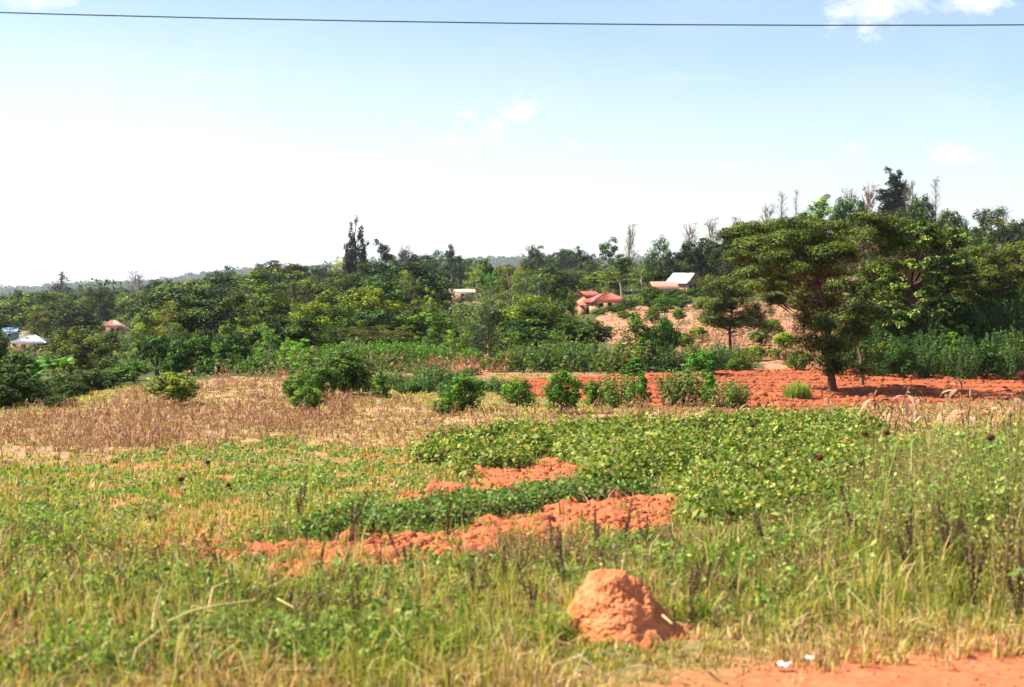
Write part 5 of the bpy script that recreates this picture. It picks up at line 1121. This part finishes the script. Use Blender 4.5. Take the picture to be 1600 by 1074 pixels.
def dark_stalks():
    g = np.random.default_rng(61); protos = []
    for s in range(5):
        sb = MB(); spikes = []
        for b in range(3):
            hb = MB()
            l = g.normal(0, .13, 2); h = 1.0 if b == 0 else g.uniform(.55, .85); add_tube(sb, [(0, 0, -.03), (l[0]*.4, l[1]*.4, h*.5), (l[0], l[1], h)], [.009, .007, .004], (.17, .085, .06), 5)
            n = 210; t = g.uniform(.52, 1, n); c = np.stack([l[0]*t, l[1]*t, h*t], 1); rr = .030*np.sin(pi*np.clip((t-.5)*1.9, .08, 1))+.008; a = g.uniform(0, 6.28, n); p = c+np.stack([np.cos(a)*rr, np.sin(a)*rr, g.normal(0, .01, n)], 1)*g.uniform(.3, 1, (n, 1))
            add_leaves(hb, p, g.normal(size=(n, 3)), g.uniform(.015, .035, n), mixpal([(.13, .06, .055), (.21, .11, .085), (.09, .045, .04)], [3, 2, 1], n, g), .6, .1, g)
            spikes.append(hb.mesh('seed_spike', M_DRY))
            n = 14; t = g.uniform(.1, .6, n); a = g.uniform(0, 6.28, n); add_leaves(sb, np.stack([l[0]*t+.05*np.cos(a), l[1]*t+.05*np.sin(a), h*t], 1), g.normal(size=(n, 3)), .09, vary((.22, .17, .08), n, g=g), .35, .1, g)
        protos.append((sb.mesh('stem', M_GRASS), spikes))
    pos = [(545,762,12.5),(470,742,14),(640,826,10.5),(500,840,11),(522,868,9.8),(700,790,12.5),(200,880,9.5),(216,925,8.6),(320,872,10),(306,905,9.4),(366,878,9.6),(394,868,10.2),(168,896,9.3),(1196,782,11),(1340,716,11.5),(1482,690,10.5),(884,838,10),(868,800,11),(975,780,12),(832,868,9.2),(1075,868,9),(120,860,10),(40,900,9),(20,930,8.6),(80,905,9.4),(420,862,10.4),(290,948,8.4),(560,900,9),(450,905,9.2),(600,850,10.4),(1010,800,11.5),(930,790,12),(740,868,9.4),(790,850,10),(1560,700,10),(1520,730,9.5),(1420,735,10.4),(1100,850,9.6),(258,850,11),(345,838,11),(10,860,10.2),(1590,690,9.2)]
    cw = {}; lst = []
    for i, (px, top, d) in enumerate(pos):
        x, y, z = ground_at(px, d); H = np.clip(ztop(top, d)-z, .2, .7)
        e = empty('dried_weed', (x, y, z), g.uniform(0, 6)); e.rotation_euler[1] = g.normal(-.08, .1); e.scale = (min(.75, H), min(.75, H), H); sm, hm = protos[i % 5]; part('stem', sm, e)
        for h_ in hm: part('seed_spike', h_, e)
        w = 'left of the hoed soil' if px < 430 else 'in front of the hoed soil' if px < 1020 else 'amid the tall weeds at the right'
        cw[w] = cw.get(w, 0); lst.append((px, e, w))
    for w in cw:
        L_ = sorted([q for q in lst if q[2] == w], key=lambda q: q[0])
        for k, (px, e, _) in enumerate(L_): props(e, 'dark dried weed spikes, %s from left of those %s' % (ORD[k], w), 'dried weed', 'dried weeds '+w)
def straws():
    g = np.random.default_rng(71); mb_list = []
    for s in range(4):
        mb = MB(); l = g.normal(0, .22); add_tube(mb, [(0, 0, -.03), (l*.25, 0, .5), (l*.6, 0, .85), (l, .02, 1.05)], [.007, .006, .004, .002], (.66, .50, .24), 4)
        n = 3
        for k in range(n): add_blades(mb, np.array([[l*.1*k, 0, .15+.2*k]]), .3, .012, (.62, .46, .2), .9, g=g)
        mb_list.append(mb.mesh('straw_stalk', M_GRASS))
    P = [(188,640+30,24),(205,668,24),(222,660,25),(232,655,25),(236,668,23),(250,648,25),(262,662,23),(176,672,24),(212,680,23),(272,668,25),(290,664,26),(228,640,26),(325,655,26),(1135,800,13),(1500,610,20),(1445,640,17),(1355,655,20),(1585,600,14)]
    for i, (px, top, d) in enumerate(P):
        x, y, z = ground_at(px, d); H = np.clip(ztop(top, d)-z, .4, 1.5); o = part('straw_stalk', mb_list[i % 4], None); o.location = (x, y, z); o.rotation_euler[2] = g.uniform(-.5, .5)+(3.14 if g.uniform() < .3 else 0); o.scale = (H*.8, H*.8, H)
        props(o, 'tall pale straw stalk, %s from the left, rising %s' % (ORD[sorted(q[0] for q in P).index(px)] if px < 500 else ORD[sorted(q[0] for q in P if q[0] > 500).index(px)], 'before the dry maize' if px < 500 else 'from the right-hand weeds'), 'straw stalk', 'tall straw stalks, %s' % ('left' if px < 500 else 'right'))
def bits():
    g = np.random.default_rng(81)
    # long bent pale grass stems lying over the near grass
    for lab, pts in (('long bent pale grass stem arching over the near grass', [(262,972,8.3,0),(300,955,8.3,.06),(350,944,8.4,.09),(400,938,8.5,.06)]), ('short pale stem lying across the grass right of the arching one', [(434,936,8.9,.02),(460,950,8.7,.05)]), ('pale cut stalk on the grass at the left', [(66,752,17,.05),(92,749,17.2,.09)]), ('pale twisted husk on the weeds at far left', [(74,888,10,.08),(88,880,10.1,.12),(99,878,10.2,.08)]), ('thin pale stem before the earth mound', [(1035,962,7.9,.1),(1050,975,7.7,.12)])):
        P = [];
        for px, py, d, up in pts: x, y, z = ground_at(px, d); P.append((x, y, max(z+.03, ztop(py, d))))
        mb = MB(); add_tube(mb, P, np.linspace(.009, .005, len(P)), (.72, .58, .30), 5); o = mb.build('dry_stem', M_GRASS); props(o, lab, 'dry stem')
    for lab, px, py, s in (('crumpled white scrap of litter on the verge edge near the red road', 1222, 1052, .055), ('flat white scrap lying right of the larger one by the road', 1263, 1040, .04), ('crumpled whitish scrap in the grass at the lower right', 1352, 968, .05)):
        x, y, z = hit(px, py); nx, ny = 9, 6; u, v = np.meshgrid(np.linspace(-1, 1, nx), np.linspace(-.5, .5, ny)); zz = .25*np.sin(u*3+v*4)+.12*np.cos(u*7)+.1*g.normal(size=u.shape)
        k = (np.arange(ny-1)[:, None]*nx+np.arange(nx-1)[None]).reshape(-1, 1); f = k+np.array([0, 1, nx+1, nx]); a = np.stack([u, v, zz], -1).reshape(-1, 3)*s
        n = len(a); b = a-np.array([0, 0, .003]); mb = MB(); mb.add(np.concatenate([a, b]), np.concatenate([f, (f+n)[:, ::-1]]), (.55, .52, .48)); o = mb.build('litter_scrap', M_WALL); o.location = (x, y, z+.05); props(o, lab, 'litter')
    # fresh grass clump on the ploughed field
    x, y, z = ground_at(1246, 46); n = 900; mb = MB(); a = g.uniform(0, 6.28, n); r = .5*np.sqrt(g.uniform(0, 1, n)); p = np.stack([np.cos(a)*r, np.sin(a)*r*.8, np.zeros(n)-.03], 1)
    add_blades(mb, p, .78*(1-.35*(r/.5)**2)*g.uniform(.6, 1.1, n), .03, mixpal([(.26, .38, .07), (.38, .44, .10)], [2, 1], n, g), .3, g=g); o = mb.build('grass_clump', M_GRASS); o.location = (x, y, z); props(o, 'tall bright green grass clump standing in the ploughed field left of the acacia', 'grass clump')
def wire():
    P = []
    for x in np.linspace(-70, 70, 57):
        yy = 21.0; py = 22+(x/yy*F+800)/1600*19; sag = -((x/yy*F)/800)**2*0; z0 = ztop(36.5, yy); P.append((x, yy, z0-.0119*x+.0010*x*x))
    mb = MB(); add_tube(mb, P, .0105, (.05, .06, .07), 6); o = mb.build('power_line', M_WIRE); props(o, 'single thin dark overhead wire crossing the whole sky', 'wire')
maize(); seed_heads(); dark_stalks(); straws(); bits(); wire()

# ------------------------------------------------------------------ haze over the valley
def haze():
    import bmesh
    mb = MB(); add_box(mb, -7600, 7600, -7600, 7600, -260, 120, (1, 1, 1)); m = bpy.data.materials.new('air'); m.use_nodes = True; nt = m.node_tree; nt.nodes.clear()
    v = nd(nt, 'ShaderNodeVolumePrincipled', ins={'Density': .00009, 'Anisotropy': .15}); v.inputs['Color'].default_value = (.80, .90, 1, 1); o = nd(nt, 'ShaderNodeOutputMaterial'); lk(nt, v.outputs[0], o.inputs['Volume'])
    ob = mb.build('haze', m); props(ob, kind='stuff')
haze()
